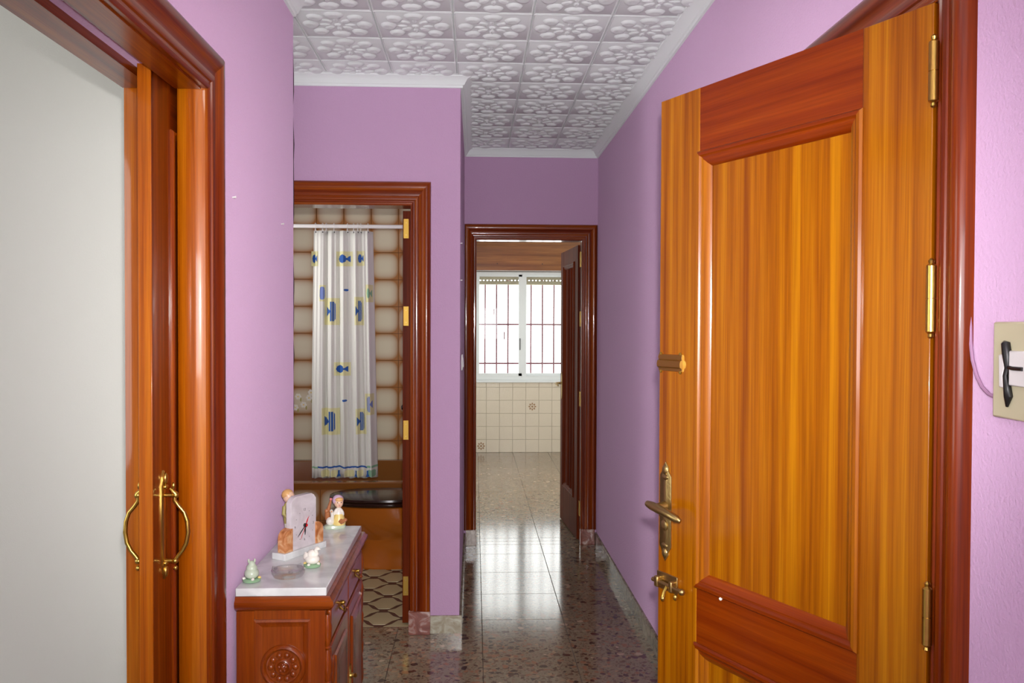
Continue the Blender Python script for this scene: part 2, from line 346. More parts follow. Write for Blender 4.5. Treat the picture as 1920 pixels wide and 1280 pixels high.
# ceiling slab and floor slab
ceil = thing('ceiling', 'white embossed flower tile ceiling over the hall', None, kind='structure')
B(-3.3, 2.3, -1.75, YK+0.2, ZC, ZC+0.1).build('ceiling_slab', M['white'], ceil, smooth=False)
def ceiling_tile_mesh(s=0.296):
    mb = MB(); h = s/2; g = 0.0008; c = 0.005
    z0, z1 = 0.0, -0.0055
    mb.loft([[(-h+g,-h+g,z0),(h-g,-h+g,z0),(h-g,h-g,z0),(-h+g,h-g,z0)], [(-h+g,-h+g,z1+0.003),(h-g,-h+g,z1+0.003),(h-g,h-g,z1+0.003),(-h+g,h-g,z1+0.003)],
             [(-h+g+c,-h+g+c,z1),(h-g-c,-h+g+c,z1),(h-g-c,h-g-c,z1),(-h+g+c,h-g-c,z1)]])
    for k in range(4):
        A = Matrix.Rotation(k*PI/2, 4, 'Z'); mb.M = A; e = h-g
        mb.loft([[(-e,-e,z1+0.003),(-e+0.007,-e+0.007,z1),(-e+0.005,-e+0.005,z1-0.0022),(-e+0.002,-e+0.002,z1-0.0022)],[(e,-e,z1+0.003),(e-0.007,-e+0.007,z1),(e-0.005,-e+0.005,z1-0.0022),(e-0.002,-e+0.002,z1-0.0022)]]); mb.M = None
    def petal(ang, r, lr, lt, hgt, pw=1.0, n=12, crease=False):
        ca, sa = math.cos(ang), math.sin(ang); rings = []
        for k, (q, zz) in enumerate(((1, 0.0), (0.80, 0.75), (0.52, 1.0), (0.12, 0.62))):
            ring = []
            for i in range(n):
                a = 2*PI*i/n; x = math.copysign(abs(math.cos(a))**pw, math.cos(a))*lr*q; y = math.copysign(abs(math.sin(a))**1.0, math.sin(a))*lt*q
                if pw > 1: y *= (1-0.25*abs(x)/lr)
                x += r; ring.append((x*ca-y*sa, x*sa+y*ca, z1-hgt*zz))
            rings.append(ring)
        mb.loft(rings, cap0=False)
    for k in range(4):
        petal(k*PI/2, 0.102, 0.031, 0.038, 0.0095)
        petal(k*PI/2+PI/4, 0.106, 0.033, 0.030, 0.0095)
        petal(k*PI/2+PI/4, 0.050, 0.024, 0.016, 0.005)
        petal(k*PI/2, 0.048, 0.022, 0.010, 0.005)
    petal(0, 0, 0.014, 0.014, 0.006)
    return mb.mesh('ceiling_tile', M['ceil'])
ctm = ceiling_tile_mesh()
for i in range(-12, 3):
    for j in range(-16, 9):
        x = 0.2135+0.296*(i+0.5); y = 3.150+0.2965*(j+0.5)
        inhall = x > XL-0.12 and x > -1.0 and x < XR+0.12
        inrec = y > YL-0.12 and y < YB+0.12
        if not (inhall or inrec): continue
        if y > YB+0.12 and x < XP-0.12: continue
        if y > YE+0.1: continue
        put('ceiling_tile', ctm, ceil, (x, y, ZC))

# floor: terrazzo tiles laid in a grey bed
floor = thing('floor', 'polished brown terrazzo tile floor', None, kind='structure')
B(-3.3, 2.3, -1.75, YK+0.2, -0.08, -0.0022).build('mortar_bed', M['grey_grout'], floor, smooth=False)
tile_cache = {}
def slab_tile(w, d, key, mat, t=0.02, ch=0.0012, gap=0.0010):
    k = (round(w, 3), round(d, 3), key)
    if k not in tile_cache:
        a, b = w/2-gap, d/2-gap
        mb = MB().loft([[(-a,-b,-t),(a,-b,-t),(a,b,-t),(-a,b,-t)], [(-a,-b,-ch),(a,-b,-ch),(a,b,-ch),(-a,b,-ch)], [(-a+ch,-b+ch,0),(a-ch,-b+ch,0),(a-ch,b-ch,0),(-a+ch,b-ch,0)]], cap0=False)
        tile_cache[k] = mb.mesh('floor_tile', M[mat], smooth=False)
    return tile_cache[k]
def lay(x0, x1, y0, y1):
    ix = math.floor((x0-0.04)/0.4); 
    while 0.04+0.4*ix < x1-0.01:
        a, b = max(x0, 0.04+0.4*ix), min(x1, 0.44+0.4*ix); iy = math.floor((y0-0.136)/0.4)
        while 0.136+0.4*iy < y1-0.01:
            c, d = max(y0, 0.136+0.4*iy), min(y1, 0.536+0.4*iy)
            if b-a > 0.02 and d-c > 0.02: put('floor_tile', slab_tile(b-a, d-c, 't', 'terrazzo'), floor, ((a+b)/2, (c+d)/2, 0))
            iy += 1
        ix += 1
lay(XL, XR, -1.6, YB); lay(-3.2, XL, YL, YB); lay(XP, XR, YB, YE); lay(-0.10, 2.2, YE2, YK); lay(0.012, 0.70, YE, YE2); lay(-1.02, -0.296, YB, 4.05)
B(-3.2, XLB, -1.1, 3.0, -0.01, 0).build('side_room_paving', M['terrazzo'], floor, smooth=False)
B(XLB, XL, 0.72, 2.07, -0.01, 0).build('threshold', M['terrazzo'], floor, smooth=False)
B(XR, 2.2, -1.6, YE, -0.01, 0).build('landing_paving', M['terrazzo'], floor, smooth=False)
# bathroom floor: lozenge tiles in brown joints
bf = thing('floor_bathroom', 'beige lozenge tile floor with brown joints in the bathroom', None, kind='structure')
B(-1.75, XPB, 4.05, YBB, -0.004, 0.0006).build('joint_bed', M['brown_grout'], bf, smooth=False)
def clip_low(poly, c):
    out = []
    for (x0, y0), (x1, y1) in zip(poly, poly[1:]+poly[:1]):
        if y0 >= c: out.append((x0, y0))
        if (y0 >= c) != (y1 >= c): t_ = (c-y0)/(y1-y0); out.append((x0+(x1-x0)*t_, c))
    return out
def lozenge(cut=None):
    a, b, t = 0.115, 0.114, 0.0
    q = [(-a+0.016,0),(-0.060,0.032),(-0.030,b-0.024),(0.030,b-0.024),(0.060,0.032),(a-0.016,0),(0.060,-0.032),(0.030,-b+0.024),(-0.030,-b+0.024),(-0.060,-0.032)]; out = [(x_*0.95, y_*0.95) for x_, y_ in q[::-1]]
    if cut is not None: out = clip_low(out, cut)
    mb = MB().loft([[(x,y,0) for x, y in out], [(x*0.985,y*0.985,0.003) for x, y in out]], cap0=False)
    return mb.mesh('lozenge_tile', M['lozenge'], smooth=False)
lz = lozenge()
for i in range(-6, 4):
    for j in range(-4, 10):
        x = -0.455+0.23*i+(0.115 if j % 2 else 0); y = 4.395+0.114*j
        if not (-1.72 < x < -0.2 and 3.96 < y < 5.36): continue
        if y < 4.15: put('lozenge_tile', lozenge(4.054-y), bf, (x, y, 0.0005))
        else: put('lozenge_tile', lz, bf, (x, y, 0.0005))

# ------------------------------------------------------------------ cornices, skirtings
CPROF = [(0,-0.055),(0.010,-0.055),(0.012,-0.046),(0.018,-0.044),(0.024,-0.032),(0.034,-0.018),(0.050,-0.012),(0.052,-0.007),(0.062,-0.006),(0.062,0.0),(0,0.0)]
def sweep(name, p, q, n, mp, mq, prof, mat, z, label, smooth=True):
    """profile (out, up) swept from p to q in plan; n room-side normal; mp/mq end shift along the run per unit of 'out'"""
    p, q, n = Vector((*p, 0)), Vector((*q, 0)), Vector((*n, 0)); d = (q-p).normalized()
    r = [[p+n*o+d*(mp*o)+Vector((0,0,z+h)) for o, h in prof], [q+n*o-d*(mq*o)+Vector((0,0,z+h)) for o, h in prof]]
    return struct(name, MB().loft(r), mat, label, smooth)
sweep('trim_1', (XR,-1.6), (XR,YE), (-1,0), 1, 1, CPROF, 'white', ZC-0.006+0.006, 'white cornice along the right wall')
sweep('trim_2', (XR,YE), (XP,YE), (0,-1), 1, 1, CPROF, 'white', ZC, 'white cornice above the kitchen doorway')
sweep('trim_3', (XP,YE), (XP,YB), (1,0), 1, -1, CPROF, 'white', ZC, 'white cornice along the passage side wall')
sweep('trim_4', (XP,YB), (-3.2,YB), (0,-1), -1, 1, CPROF, 'white', ZC, 'white cornice above the bathroom doorway')
sweep('trim_5', (XL,YL), (XL,-1.6), (1,0), 0, 1, CPROF, 'white', ZC, 'white cornice along the left wall')
BPROF = [(0,0),(0.012,0),(0.012,0.078),(0.010,0.082),(0,0.082)]
sweep('baseboard_right', (XR,2.285), (XR,YE-0.02), (-1,0), 0, 0, BPROF, 'base_stone', 0, 'greenish stone skirting along the right wall', False)
sweep('baseboard_partition', (XP,YE-0.02), (XP,YB), (1,0), 0, 0, BPROF, 'base_stone', 0, 'stone skirting of the passage side wall', False)
sweep('baseboard_bathroom', (XP+0.012,YB), (-0.204,YB), (0,-1), 0, 0, BPROF, 'base_stone_l', 0, 'pale stone skirting beside the bathroom doorway', False)
sweep('baseboard_left', (XL,YL), (XL,2.18), (1,0), 0, 0, BPROF, 'base_stone', 0, 'stone skirting along the left wall behind the cabinet', False)

# dark ragged strip where the left wall ends
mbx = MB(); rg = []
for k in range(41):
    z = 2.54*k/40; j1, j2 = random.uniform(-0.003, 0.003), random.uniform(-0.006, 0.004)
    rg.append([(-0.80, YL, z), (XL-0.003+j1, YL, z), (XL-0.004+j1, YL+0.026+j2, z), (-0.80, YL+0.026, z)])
struct('trim_10', mbx.loft(rg), simple('dark_plum_edge', srgb(52, 22, 46), 0.9), 'dark ragged edge strip at the end of the left wall')

# ------------------------------------------------------------------ door frames
CASE = [(0,0),(0,0.012),(0.003,0.015),(0.010,0.016),(0.013,0.013),(0.020,0.013),(0.022,0.017),(0.030,0.020),(0.038,0.018),(0.040,0.015),(0.052,0.016),(0.062,0.021),(0.066,0.024),(0.076,0.028),(0.088,0.028),(0.096,0.023),(0.10,0.014),(0.10,0)]
def casing(parent, a0, a1, top, fn, wl=0.10, wr=0.10, wt=0.105, z0=0.10, mats=('fr_z','fr_x'), near=True):
    """fn(a, w, z) -> world; a along the wall, w out of it"""
    def prof(w): return [(u*w/0.10, h) for u, h in CASE]
    pl, pr, pt = prof(wl), prof(wr), prof(wt)
    if near: MB().loft([[fn(a0-u, h, z0) for u, h in pl], [fn(a0-pl[i][0], pl[i][1], top+pt[i][0]) for i in range(len(pl))]]).build('casing', M[mats[0]], parent)
    MB().loft([[fn(a1+u, h, z0) for u, h in pr], [fn(a1+pr[i][0], pr[i][1], top+pt[i][0]) for i in range(len(pr))]]).build('casing', M[mats[0]], parent)
    MB().loft([[fn(a0-pl[i][0], pt[i][1], top+pt[i][0]) for i in range(len(pt))], [fn(a1+pr[i][0], pt[i][1], top+pt[i][0]) for i in range(len(pt))]]).build('head_casing', M[mats[1]], parent)
def bulge(y, x0, x1, d=0.012, n=9):
    """strip facing -Y with a shallow rounded front"""
    return [(x0+(x1-x0)*i/(n-1), y-d*(1-((2*i/(n-1)-1)**2))) for i in range(n)]+[(x1, y+0.012), (x0, y+0.012)]

# left opening (pocket door frame)
t = thing('trim_6', 'varnished wooden frame of the sliding door opening on the left', None, kind='structure')
fnL = lambda a, w, z: (XL+w, a, z)
casing(t, 0.735, 2.07, HEAD+0.004, fnL, 0.10, 0.10, 0.102, 0.0, ('fr_z', 'fr_y'))
def upright(name, poly, mat, parent, z0, z1): return MB().loft([[(x,y,z0) for x, y in poly], [(x,y,z1) for x, y in poly]]).build(name, M[mat], parent)
JR = bulge(2.072, -0.712, XL+0.010, 0.010); upright('jamb_strip', JR, 'jb_z', t, 0, HEAD+0.02)
JL = bulge(2.072, XLB-0.002, -0.765, 0.008); upright('jamb_strip', JL, 'jb_z', t, 0, HEAD+0.02)
B(-0.714, XL, 0.735, 2.06, HEAD, HEAD+0.02).build('head_strip', M['fr_y'], t)
B(XLB, -0.764, 0.735, 2.06, HEAD, HEAD+0.02).build('head_strip', M['fr_y'], t)
B(-0.766, -0.712, 0.735, 2.09, HEAD+0.03, HEAD+0.045).build('track', M['dark'], t)
B(XLB, XL, 0.718, 0.735, 0, HEAD+0.02).build('jamb_lining', M['jb_z'], t)

# bathroom doorway
t = thing('trim_7', 'varnished wooden frame around the bathroom doorway', None, kind='structure')
fnB = lambda a, w, z: (a, YB-w, z)
casing(t, -1.02, -0.298, HEAD-0.005, fnB, 0.10, 0.094, 0.110, 0.105)
B(-0.298, -0.288, YB, 4.08, 0, HEAD-0.005).build('jamb_lining', M['fr_z'], t); B(-1.03, -1.02, YB, 4.08, 0, HEAD-0.005).build('jamb_lining', M['fr_z'], t)
B(-1.03, -0.288, YB, 4.08, HEAD-0.005, HEAD+0.004).build('head_lining', M['fr_x'], t)
B(-0.304, -0.203, YB-0.030, YB, 0, 0.108).build('plinth_block', M['plinth'], t, bevel=0.002)
B(-1.12, -1.014, YB-0.030, YB, 0, 0.108).build('plinth_block', M['plinth'], t, bevel=0.002)
# kitchen doorway
t = thing('trim_8', 'dark varnished wooden frame around the kitchen doorway', None, kind='structure')
fnE = lambda a, w, z: (a, YE-w, z)
casing(t, 0.012, 0.704, HEAD, fnE, 0.078, 0.102, 0.104, 0.10)
B(0.004, 0.012, YE, YE2+0.01, 0, HEAD).build('jamb_lining', M['fr_z'], t); B(0.704, 0.712, YE, YE2+0.01, 0, HEAD).build('jamb_lining', M['fr_z'], t)
B(0.004, 0.712, YE, YE2+0.01, HEAD, HEAD+0.008).build('head_lining', M['fr_x'], t)
B(XP+0.014, 0.016, YE-0.030, YE, 0, 0.103).build('plinth_block', M['plinth_pale'], t, bevel=0.002)
B(0.70, XR-0.013, YE-0.030, YE, 0, 0.103).build('plinth_block', M['plinth'], t, bevel=0.002)
for z in (1.885, 1.49, 0.957, 0.225):
    h = B(0.7005, 0.704, YE+0.040, YE+0.085, z-0.05, z+0.05).build('hinge', M['brass_hi'], t)
    for dz in (-0.03, 0.0, 0.03): MB().lathe([(0.003,-0.001),(0.003,0.0006)], 8, (0.7004, YE+0.058+0.01*(dz == 0), z+dz), 'x').build('screw', M['brass_old'], h)
# entrance doorway on the right
t = thing('trim_9', 'varnished wooden frame of the entrance door on the right wall', None, kind='structure')
fnR = lambda a, w, z: (XR-w, a, z)
casing(t, 1.437, 2.185, HEAD+0.002, fnR, 0.095, 0.095, 0.104, 0.0, ('fr_z', 'fr_y'))
B(XR, 0.935, 1.431, 1.437, 0, HEAD).build('jamb_lining', M['fr_z'], t); B(XR, 0.935, 2.185, 2.19, 0, HEAD).build('jamb_lining', M['fr_z'], t)
B(XR, 0.935, 1.431, 2.19, HEAD-0.004, HEAD).build('head_lining', M['fr_y'], t)
B(0.87, 0.885, 1.437, 2.185, HEAD-0.03, HEAD-0.004).build('door_stop', M['fr_y'], t)

# ------------------------------------------------------------------ door leaves (local x along leaf from hinge, y towards viewer, z up)
def strip_mould(mb_parent, x0, x1, z0, z1, mat_z, mat_x, prof, parent):
    """picture-frame moulding around a panel; prof (inset, height)"""
    c = lambda i, k: [(x0+i, z0+i), (x1-i, z0+i), (x1-i, z1-i), (x0+i, z1-i)][k]
    for k in range(4):
        r0 = [(c(i, k)[0], h, c(i, k)[1]) for i, h in prof]; r1 = [(c(i, (k+1) % 4)[0], h, c(i, (k+1) % 4)[1]) for i, h in prof]
        MB().loft([r0, r1]).build('panel_moulding', M[mat_x if k % 2 == 0 else mat_z], parent)
MPROF = [(0,-0.012),(0,0.004),(0.004,0.0085),(0.011,0.0085),(0.014,0.004),(0.017,0.003),(0.021,0.0035),(0.030,-0.002),(0.037,-0.010),(0.037,-0.014)]
def leaf(parent, wdt, hgt, s0, s1, rails, mz='door_z', mx='door_x', thick=0.04, z0=0.008, battens=0):
    for a, b in ((0, s0), (wdt-s1, wdt)): B(a, b, -thick, 0, z0, hgt).build('stile', M[mz], parent, bevel=0.0015)
    for a, b in rails: B(s0, wdt-s1, -thick+0.0006, -0.0006, a, b).build('rail', M[mx], parent)
    for (a, b), (c, d) in zip(rails[:-1], rails[1:]):
        pn = B(s0, wdt-s1, -thick+0.010, -0.011, b, c).build('panel', M[mz], parent)
        strip_mould(None, s0-0.004, wdt-s1+0.004, b-0.004, c+0.004, mz, mx, MPROF, parent)
        for k in range(battens):
            x = s0+0.05+(wdt-s0-s1-0.1)*(k+1)/(battens+1)
            MB().loft([[(x-0.02,-0.0115,zz),(x-0.016,-0.003,zz),(x,0.003,zz),(x+0.016,-0.003,zz),(x+0.02,-0.0115,zz)] for zz in (b+0.034, c-0.034)]).build('batten', M[mz], parent)
def knuckle(parent, x, y, z0, z1, mat):
    zm = (z0+z1)/2; r = 0.0085
    return MB().lathe([(0.002,z0-0.012),(0.005,z0-0.009),(0.004,z0-0.004),(r,z0),(r,zm-0.0008),(r*0.8,zm-0.0006),(r*0.8,zm+0.0006),(r,zm+0.0008),(r,z1),(0.004,z1+0.004),(0.0055,z1+0.009),(0.002,z1+0.013)], 14, (x, y, 0)).build('hinge', M[mat], parent)
def escutcheon(z0, z1, w, cx, y0=0.0, t=0.004):
    h = w/2; out = [(0,z0),(0.35*h,z0+0.010),(0.55*h,z0+0.016),(0.5*h,z0+0.022),(h,z0+0.036),(h,z1-0.036),(0.5*h,z1-0.022),(0.55*h,z1-0.016),(0.35*h,z1-0.010),(0,z1)]
    out += [(-x, z) for x, z in out[-2:0:-1]]
    cz = (z0+z1)/2
    return MB().loft([[(cx+x,y0,z) for x, z in out], [(cx+x,y0+t*0.6,z) for x, z in out], [(cx+x*0.82,y0+t,cz+(z-cz)*0.985) for x, z in out]])
u = Vector((0.4633-0.789, 2.10-1.431)); ang = math.atan2(u.y, u.x)
d1 = thing('door_1', 'open orange varnished entrance door with brass handle and bolts', None, (0.787, 1.433, 0), ang, kind='structure')
leaf(d1, 0.742, 2.0, 0.145, 0.144, [(0.008, 0.20), (0.693, 0.830), (1.847, 1.9995)])
for a, b in ((1.83, 1.93), (1.435, 1.548), (0.893, 0.99), (0.22, 0.32)): knuckle(d1, -0.005, 0.006, a, b, 'brass')
# lever handle with long plate
hp = escutcheon(0.862, 1.108, 0.044, 0.7125).build('handle_plate', M['brass_old'], d1)
MB().ell((0.7125, 0.004, 1.088), (0.010, 0.004, 0.012)).ell((0.7125, 0.004, 0.882), (0.010, 0.004, 0.012)).ell((0.7125, 0.004, 1.070), (0.013, 0.003, 0.007)).ell((0.7125, 0.004, 0.900), (0.013, 0.003, 0.007)).build('leaf_ornament', M['brass_old'], hp)
MB().tube([(0.7125,0.003,0.998),(0.7125,0.020,0.998),(0.7125,0.040,0.998)], [0.013,0.010,0.009], 12).tube([(0.732,0.042,1.004),(0.712,0.045,1.003),(0.68,0.047,1.000),(0.650,0.046,0.995),(0.622,0.042,0.988),(0.612,0.038,0.984)], [0.008,0.0105,0.011,0.010,0.009,0.005], 12).build('lever', M['brass_old'], d1)
MB().lathe([(0.013,0.003),(0.013,0.007),(0.010,0.009),(0.004,0.009)], 14, (0.7125, 0, 0.950), 'y').build('keyhole_boss', M['brass_old'], hp)
# door pull latch (rolled brass catch) and lower slide bolt
MB().loft([[(x,0,1.332),(x,0.003,1.333),(x,0.004,1.340),(x,0.009,1.343),(x,0.010,1.350),(x,0.008,1.358),(x,0.003,1.360),(x,0.005,1.366),(x,0.003,1.373),(x,0,1.374)] for x in (0.653, 0.741)]).build('surface_latch', M['brass'], d1)
for x in (0.660, 0.734):
    for z in (1.331, 1.375): MB().lathe([(0.004,0),(0.004,0.004),(0.001,0.005)], 8, (x, 0, z), 'y').build('screw', M['brass_hi'], d1)
b = B(0.664, 0.742, 0, 0.004, 0.790, 0.832).build('slide_bolt', M['brass_old'], d1, bevel=0.001)
MB().tube([(0.636,0.012,0.806),(0.70,0.012,0.808),(0.748,0.012,0.809)], [0.0055,0.0055,0.0055], 10).ell((0.636,0.012,0.806), (0.008,0.008,0.008)).build('bolt_rod', M['brass_old'], b)
B(0.668, 0.680, 0, 0.019, 0.795, 0.822).build('bolt_keeper', M['brass_old'], b, bevel=0.003); B(0.722, 0.736, 0, 0.019, 0.795, 0.822).build('bolt_keeper', M['brass_old'], b, bevel=0.003)
MB().tube([(0.690,0.014,0.806),(0.690,0.022,0.794),(0.690,0.026,0.780)], [0.004,0.004,0.005], 8).ell((0.690,0.026,0.778), (0.006,0.006,0.007)).ell((0.662,0.010,0.786), (0.006,0.006,0.008)).build('bolt_knob', M['brass'], b)
MB().ell((0.508, 0.007, 0.826), (0.004,0.004,0.004), 8, 6).build('buffer_pin', M['porcelain'], d1)

# sliding leaf, partly in its pocket
d2 = thing('door_2', 'varnished sliding door edge, face toned dark for shade, with brass bow pull handles', None, (-0.722, 2.90, 0), -PI/2, kind='structure')
# local x runs from the pocket towards the viewer (world -Y); local y -> world +X
LW = 2.90-1.936
leaf(d2, LW, 2.03, 0.12, 0.118, [(0.01, 0.25), (1.90, 2.028)], 'fr_z', 'fr_x', 0.030, 0.01)  # same wood as the edge; darker timber paints in grazing-light shade
B(LW, LW+0.003, -0.0302, 0.0002, 0.01, 2.03).build('lit_leading_edge', M['jb_z'], d2, bevel=0.001)  # lighter timber strip, frontal light painted onto the leaf's edge
def bow_handle(parent, side):
    y0 = 0.0 if side > 0 else -0.030
    s = side; x = LW-0.062
    pl = MB()
    pl.M = Matrix.Diagonal((1, s, 1, 1)); pl.M.translation = (0, y0, 0)
    e = escutcheon(0.850, 1.104, 0.032, x); pl.add(e.v, e.f)
    pl.ell((x, 0.006, 1.085), (0.008,0.006,0.014)).ell((x, 0.006, 0.868), (0.008,0.006,0.014)).ell((x, 0.006, 1.066), (0.009,0.006,0.006)).ell((x, 0.006, 0.888), (0.009,0.006,0.006))
    p = pl.build('pull_plate', M['brass'], parent)
    g = MB(); g.M = pl.M
    pts = [(0.016,1.062),(0.028,1.050),(0.026,1.034),(0.036,1.020),(0.048,1.006),(0.055,0.985),(0.057,0.96),(0.053,0.935),(0.044,0.917),(0.034,0.905),(0.026,0.893)]
    g.tube([(x, y, z) for y, z in pts], [0.003,0.0065,0.005,0.0045,0.0045,0.005,0.005,0.005,0.0045,0.0045,0.005], 10)
    g.tube([(x,0,1.046),(x,0.026,1.046)], 0.0045, 10).tube([(x,0,0.893),(x,0.028,0.893)], 0.0045, 10)
    g.ell((x,0.027,0.893), (0.008,0.008,0.007)).ell((x,0.028,0.876), (0.005,0.005,0.006)).ell((x,0.028,1.046), (0.007,0.008,0.008)).ell((x,0.024,1.068), (0.004,0.004,0.008))
    g.build('bow', M['brass'], p)
bow_handle(d2, 1); bow_handle(d2, -1)

# bathroom door, swung inwards
d3 = thing('door_3', 'bathroom door swung inwards with brass hinge plates on its edge', None, (-0.344, 4.085, 0), PI/2, kind='structure')
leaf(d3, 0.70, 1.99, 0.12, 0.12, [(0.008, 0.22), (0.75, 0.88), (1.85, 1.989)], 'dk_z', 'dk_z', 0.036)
for z in (1.905, 1.487, 0.94, 0.188):
    h = B(-0.0025, 0, -0.028, -0.004, z-0.046, z+0.046).build('hinge_plate', M['brass_hi'], d3)
    for dz in (-0.03, 0.028): MB().lathe([(0.003,-0.0035),(0.003,-0.001)], 8, (0, -0.016, z+dz), 'x').build('screw', M['brass_old'], h)
MB().tube([(0.64,0,1.0),(0.64,0.045,1.0)], 0.008, 10).tube([(0.645,0.046,1.0),(0.60,0.05,0.995),(0.54,0.046,0.99)], [0.008,0.009,0.006], 10).build('lever', M['dark'], d3)
# kitchen door, swung inwards
v = Vector((0.647-0.694, 6.297-5.632)); ang2 = math.atan2(v.y, v.x)
d4 = thing('door_4', 'dark glossy kitchen door swung open along the passage', None, (0.690, 5.660, 0), ang2, kind='structure')
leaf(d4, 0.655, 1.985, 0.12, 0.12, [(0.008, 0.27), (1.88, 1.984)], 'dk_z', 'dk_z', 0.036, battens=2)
MB().tube([(0.595,0,1.02),(0.595,0.045,1.02)], [0.010,0.007], 10).tube([(0.60,0.046,1.02),(0.55,0.05,1.018),(0.49,0.046,1.008)], [0.007,0.008,0.005], 10).build('lever', M['brass_old'], d4)
escutcheon(0.90, 1.10, 0.04, 0.595).build('handle_plate', M['brass_old'], d4)

# ------------------------------------------------------------------ kitchen beyond
kw = thing('wall_kitchen', 'cream tiled kitchen wall under the window', None, kind='structure')
WX0, WX1, WZ0, WZ1 = -0.03, 1.12, 0.828, 2.053
MB().box(-0.15, 2.2, YK+0.008, YK+0.2, 0, WZ0).box(-0.15, WX0, YK+0.008, YK+0.2, WZ0, WZ1).box(WX1, 2.2, YK+0.008, YK+0.2, WZ0, WZ1).box(-0.15, 2.2, YK+0.008, YK+0.2, WZ1, TOP).build('plaster', M['cream_grout'], kw, smooth=False)
def wall_tile_mesh(name, w, h, mat, t=0.008, ch=0.0016, gap=0.0012):
    a, b = w/2-gap, h/2-gap
    return MB().loft([[(-a,t,-b),(a,t,-b),(a,t,b),(-a,t,b)], [(-a,ch,-b),(a,ch,-b),(a,ch,b),(-a,ch,b)], [(-a+ch,0,-b+ch),(a-ch,0,-b+ch),(a-ch,0,b-ch),(-a+ch,0,b-ch)]], cap0=False).mesh(name, M[mat], smooth=False)
ktm = wall_tile_mesh('wall_tile', 0.1495, 0.149, 'kit_tile'); kt_half = wall_tile_mesh('wall_tile', 0.1495, 0.079, 'kit_tile')
for i in range(-1, 14):
    for k in range(0, 17):
        x, z = 0.136+0.1495*(i-0.5), 0.149*(k+0.5)
        if x > WX0-0.075 and x < WX1+0.075:
            if z > WZ0-0.075 and z < 2.1:
                if k == 5: put('wall_tile', kt_half, kw, (x, YK, 0.785))
                continue
        if -0.1 < x < 2.15 and z < 2.55: put('wall_tile', ktm, kw, (x, YK, z))
def rosette(x, z):
    mb = MB()
    for k in range(8):
        a = k*PI/4; mb.lathe([(0.0085,-0.0012),(0.0085,0.001)], 8, (x+0.036*math.cos(a), YK, z+0.036*math.sin(a)), 'y')
    ring = []
    for rr, yy in ((0.030,-0.0010),(0.024,-0.0014),(0.024,0.001),(0.030,0.001)):
        ring.append([(x+rr*math.cos(2*PI*i/24), YK+yy, z+rr*math.sin(2*PI*i/24)) for i in range(24)])
    mb.loft(ring, closed=True); mb.lathe([(0.012,-0.0012),(0.012,0.001)], 12, (x, YK, z), 'y')
    mb.build('printed_rosette', simple('brown_print', srgb(150, 116, 80), 0.3), kw)
rosette(0.660, 0.524); rosette(0.078, 0.075)
# window
wn = thing('window_1', 'white sliding kitchen window with half raised slatted shutter', None, kind='structure')
def bar(x0, x1, z0, z1, y0, y1, name, mat='alu', parent=wn, bevel=0.003): return B(x0, x1, y0, y1, z0, z1).build(name, M[mat], parent, bevel=bevel)
y0, y1 = YK-0.012, YK+0.075
bar(WX0, WX1, WZ0, WZ0+0.045, y0, y1, 'window_frame'); bar(WX0, WX1, WZ1-0.030, WZ1, y0, y1, 'window_frame')
bar(WX0, WX0+0.035, WZ0+0.045, WZ1-0.03, y0, y1, 'window_frame'); bar(WX1-0.035, WX1, WZ0+0.045, WZ1-0.03, y0, y1, 'window_frame')
bar(WX0-0.02, WX1+0.02, WZ0-0.028, WZ0, YK-0.03, YK+0.0, 'window_sill', 'alu')
for (a, b, yy, sg) in ((0.005, 0.589, YK-0.006, 0), (0.525, 1.085, YK+0.028, 1)):
    s = thing('sash', None, None); s.parent = wn
    lw = 0.05; zb, zt = WZ0+0.045, WZ1-0.03
    mb = MB().box(a, a+lw, yy, yy+0.03, zb, zt).box(b-(0.088 if not sg else lw), b, yy, yy+0.03, zb, zt).box(a+lw, b-lw, yy, yy+0.03, zb, zb+0.03).box(a+lw, b-lw, yy, yy+0.03, zt-0.022, zt)
    mb.build('sash_frame', M['alu'], s, smooth=False)
    B(a+lw, b-(0.088 if not sg else lw), yy+0.013, yy+0.017, zb+0.03, zt-0.022).build('pane', M['pane'], s, smooth=False)
MB().tube([(0.517, YK-0.016, 1.30),(0.517, YK-0.022, 1.28),(0.517, YK-0.022, 1.19),(0.517, YK-0.016, 1.17)], 0.005, 8).build('latch_handle', M['black'], wn)
# shutter slats with a row of light holes
sh = thing('roller_shutter', 'beige roller shutter lowered over the top of the kitchen window', 'shutter', (0.545, YK+0.105, 1.912))
for z0_, z1_ in ((0.0, 0.046), (0.057, 0.100), (0.0995, 0.16)):
    MB().loft([[(x, 0.006, z0_),(x, -0.004, z0_+0.006),(x, -0.006, (z0_+z1_)/2),(x, -0.004, z1_-0.004),(x, 0.006, z1_)] for x in (-0.56, 0.56)]).build('slat', M['slat'], sh)
for k in range(28):
    x = -0.56+0.04*k+0.02; B(x-0.011, x+0.011, -0.003, 0.005, 0.045, 0.058).build('slat_link', M['slat'], sh, smooth=False)
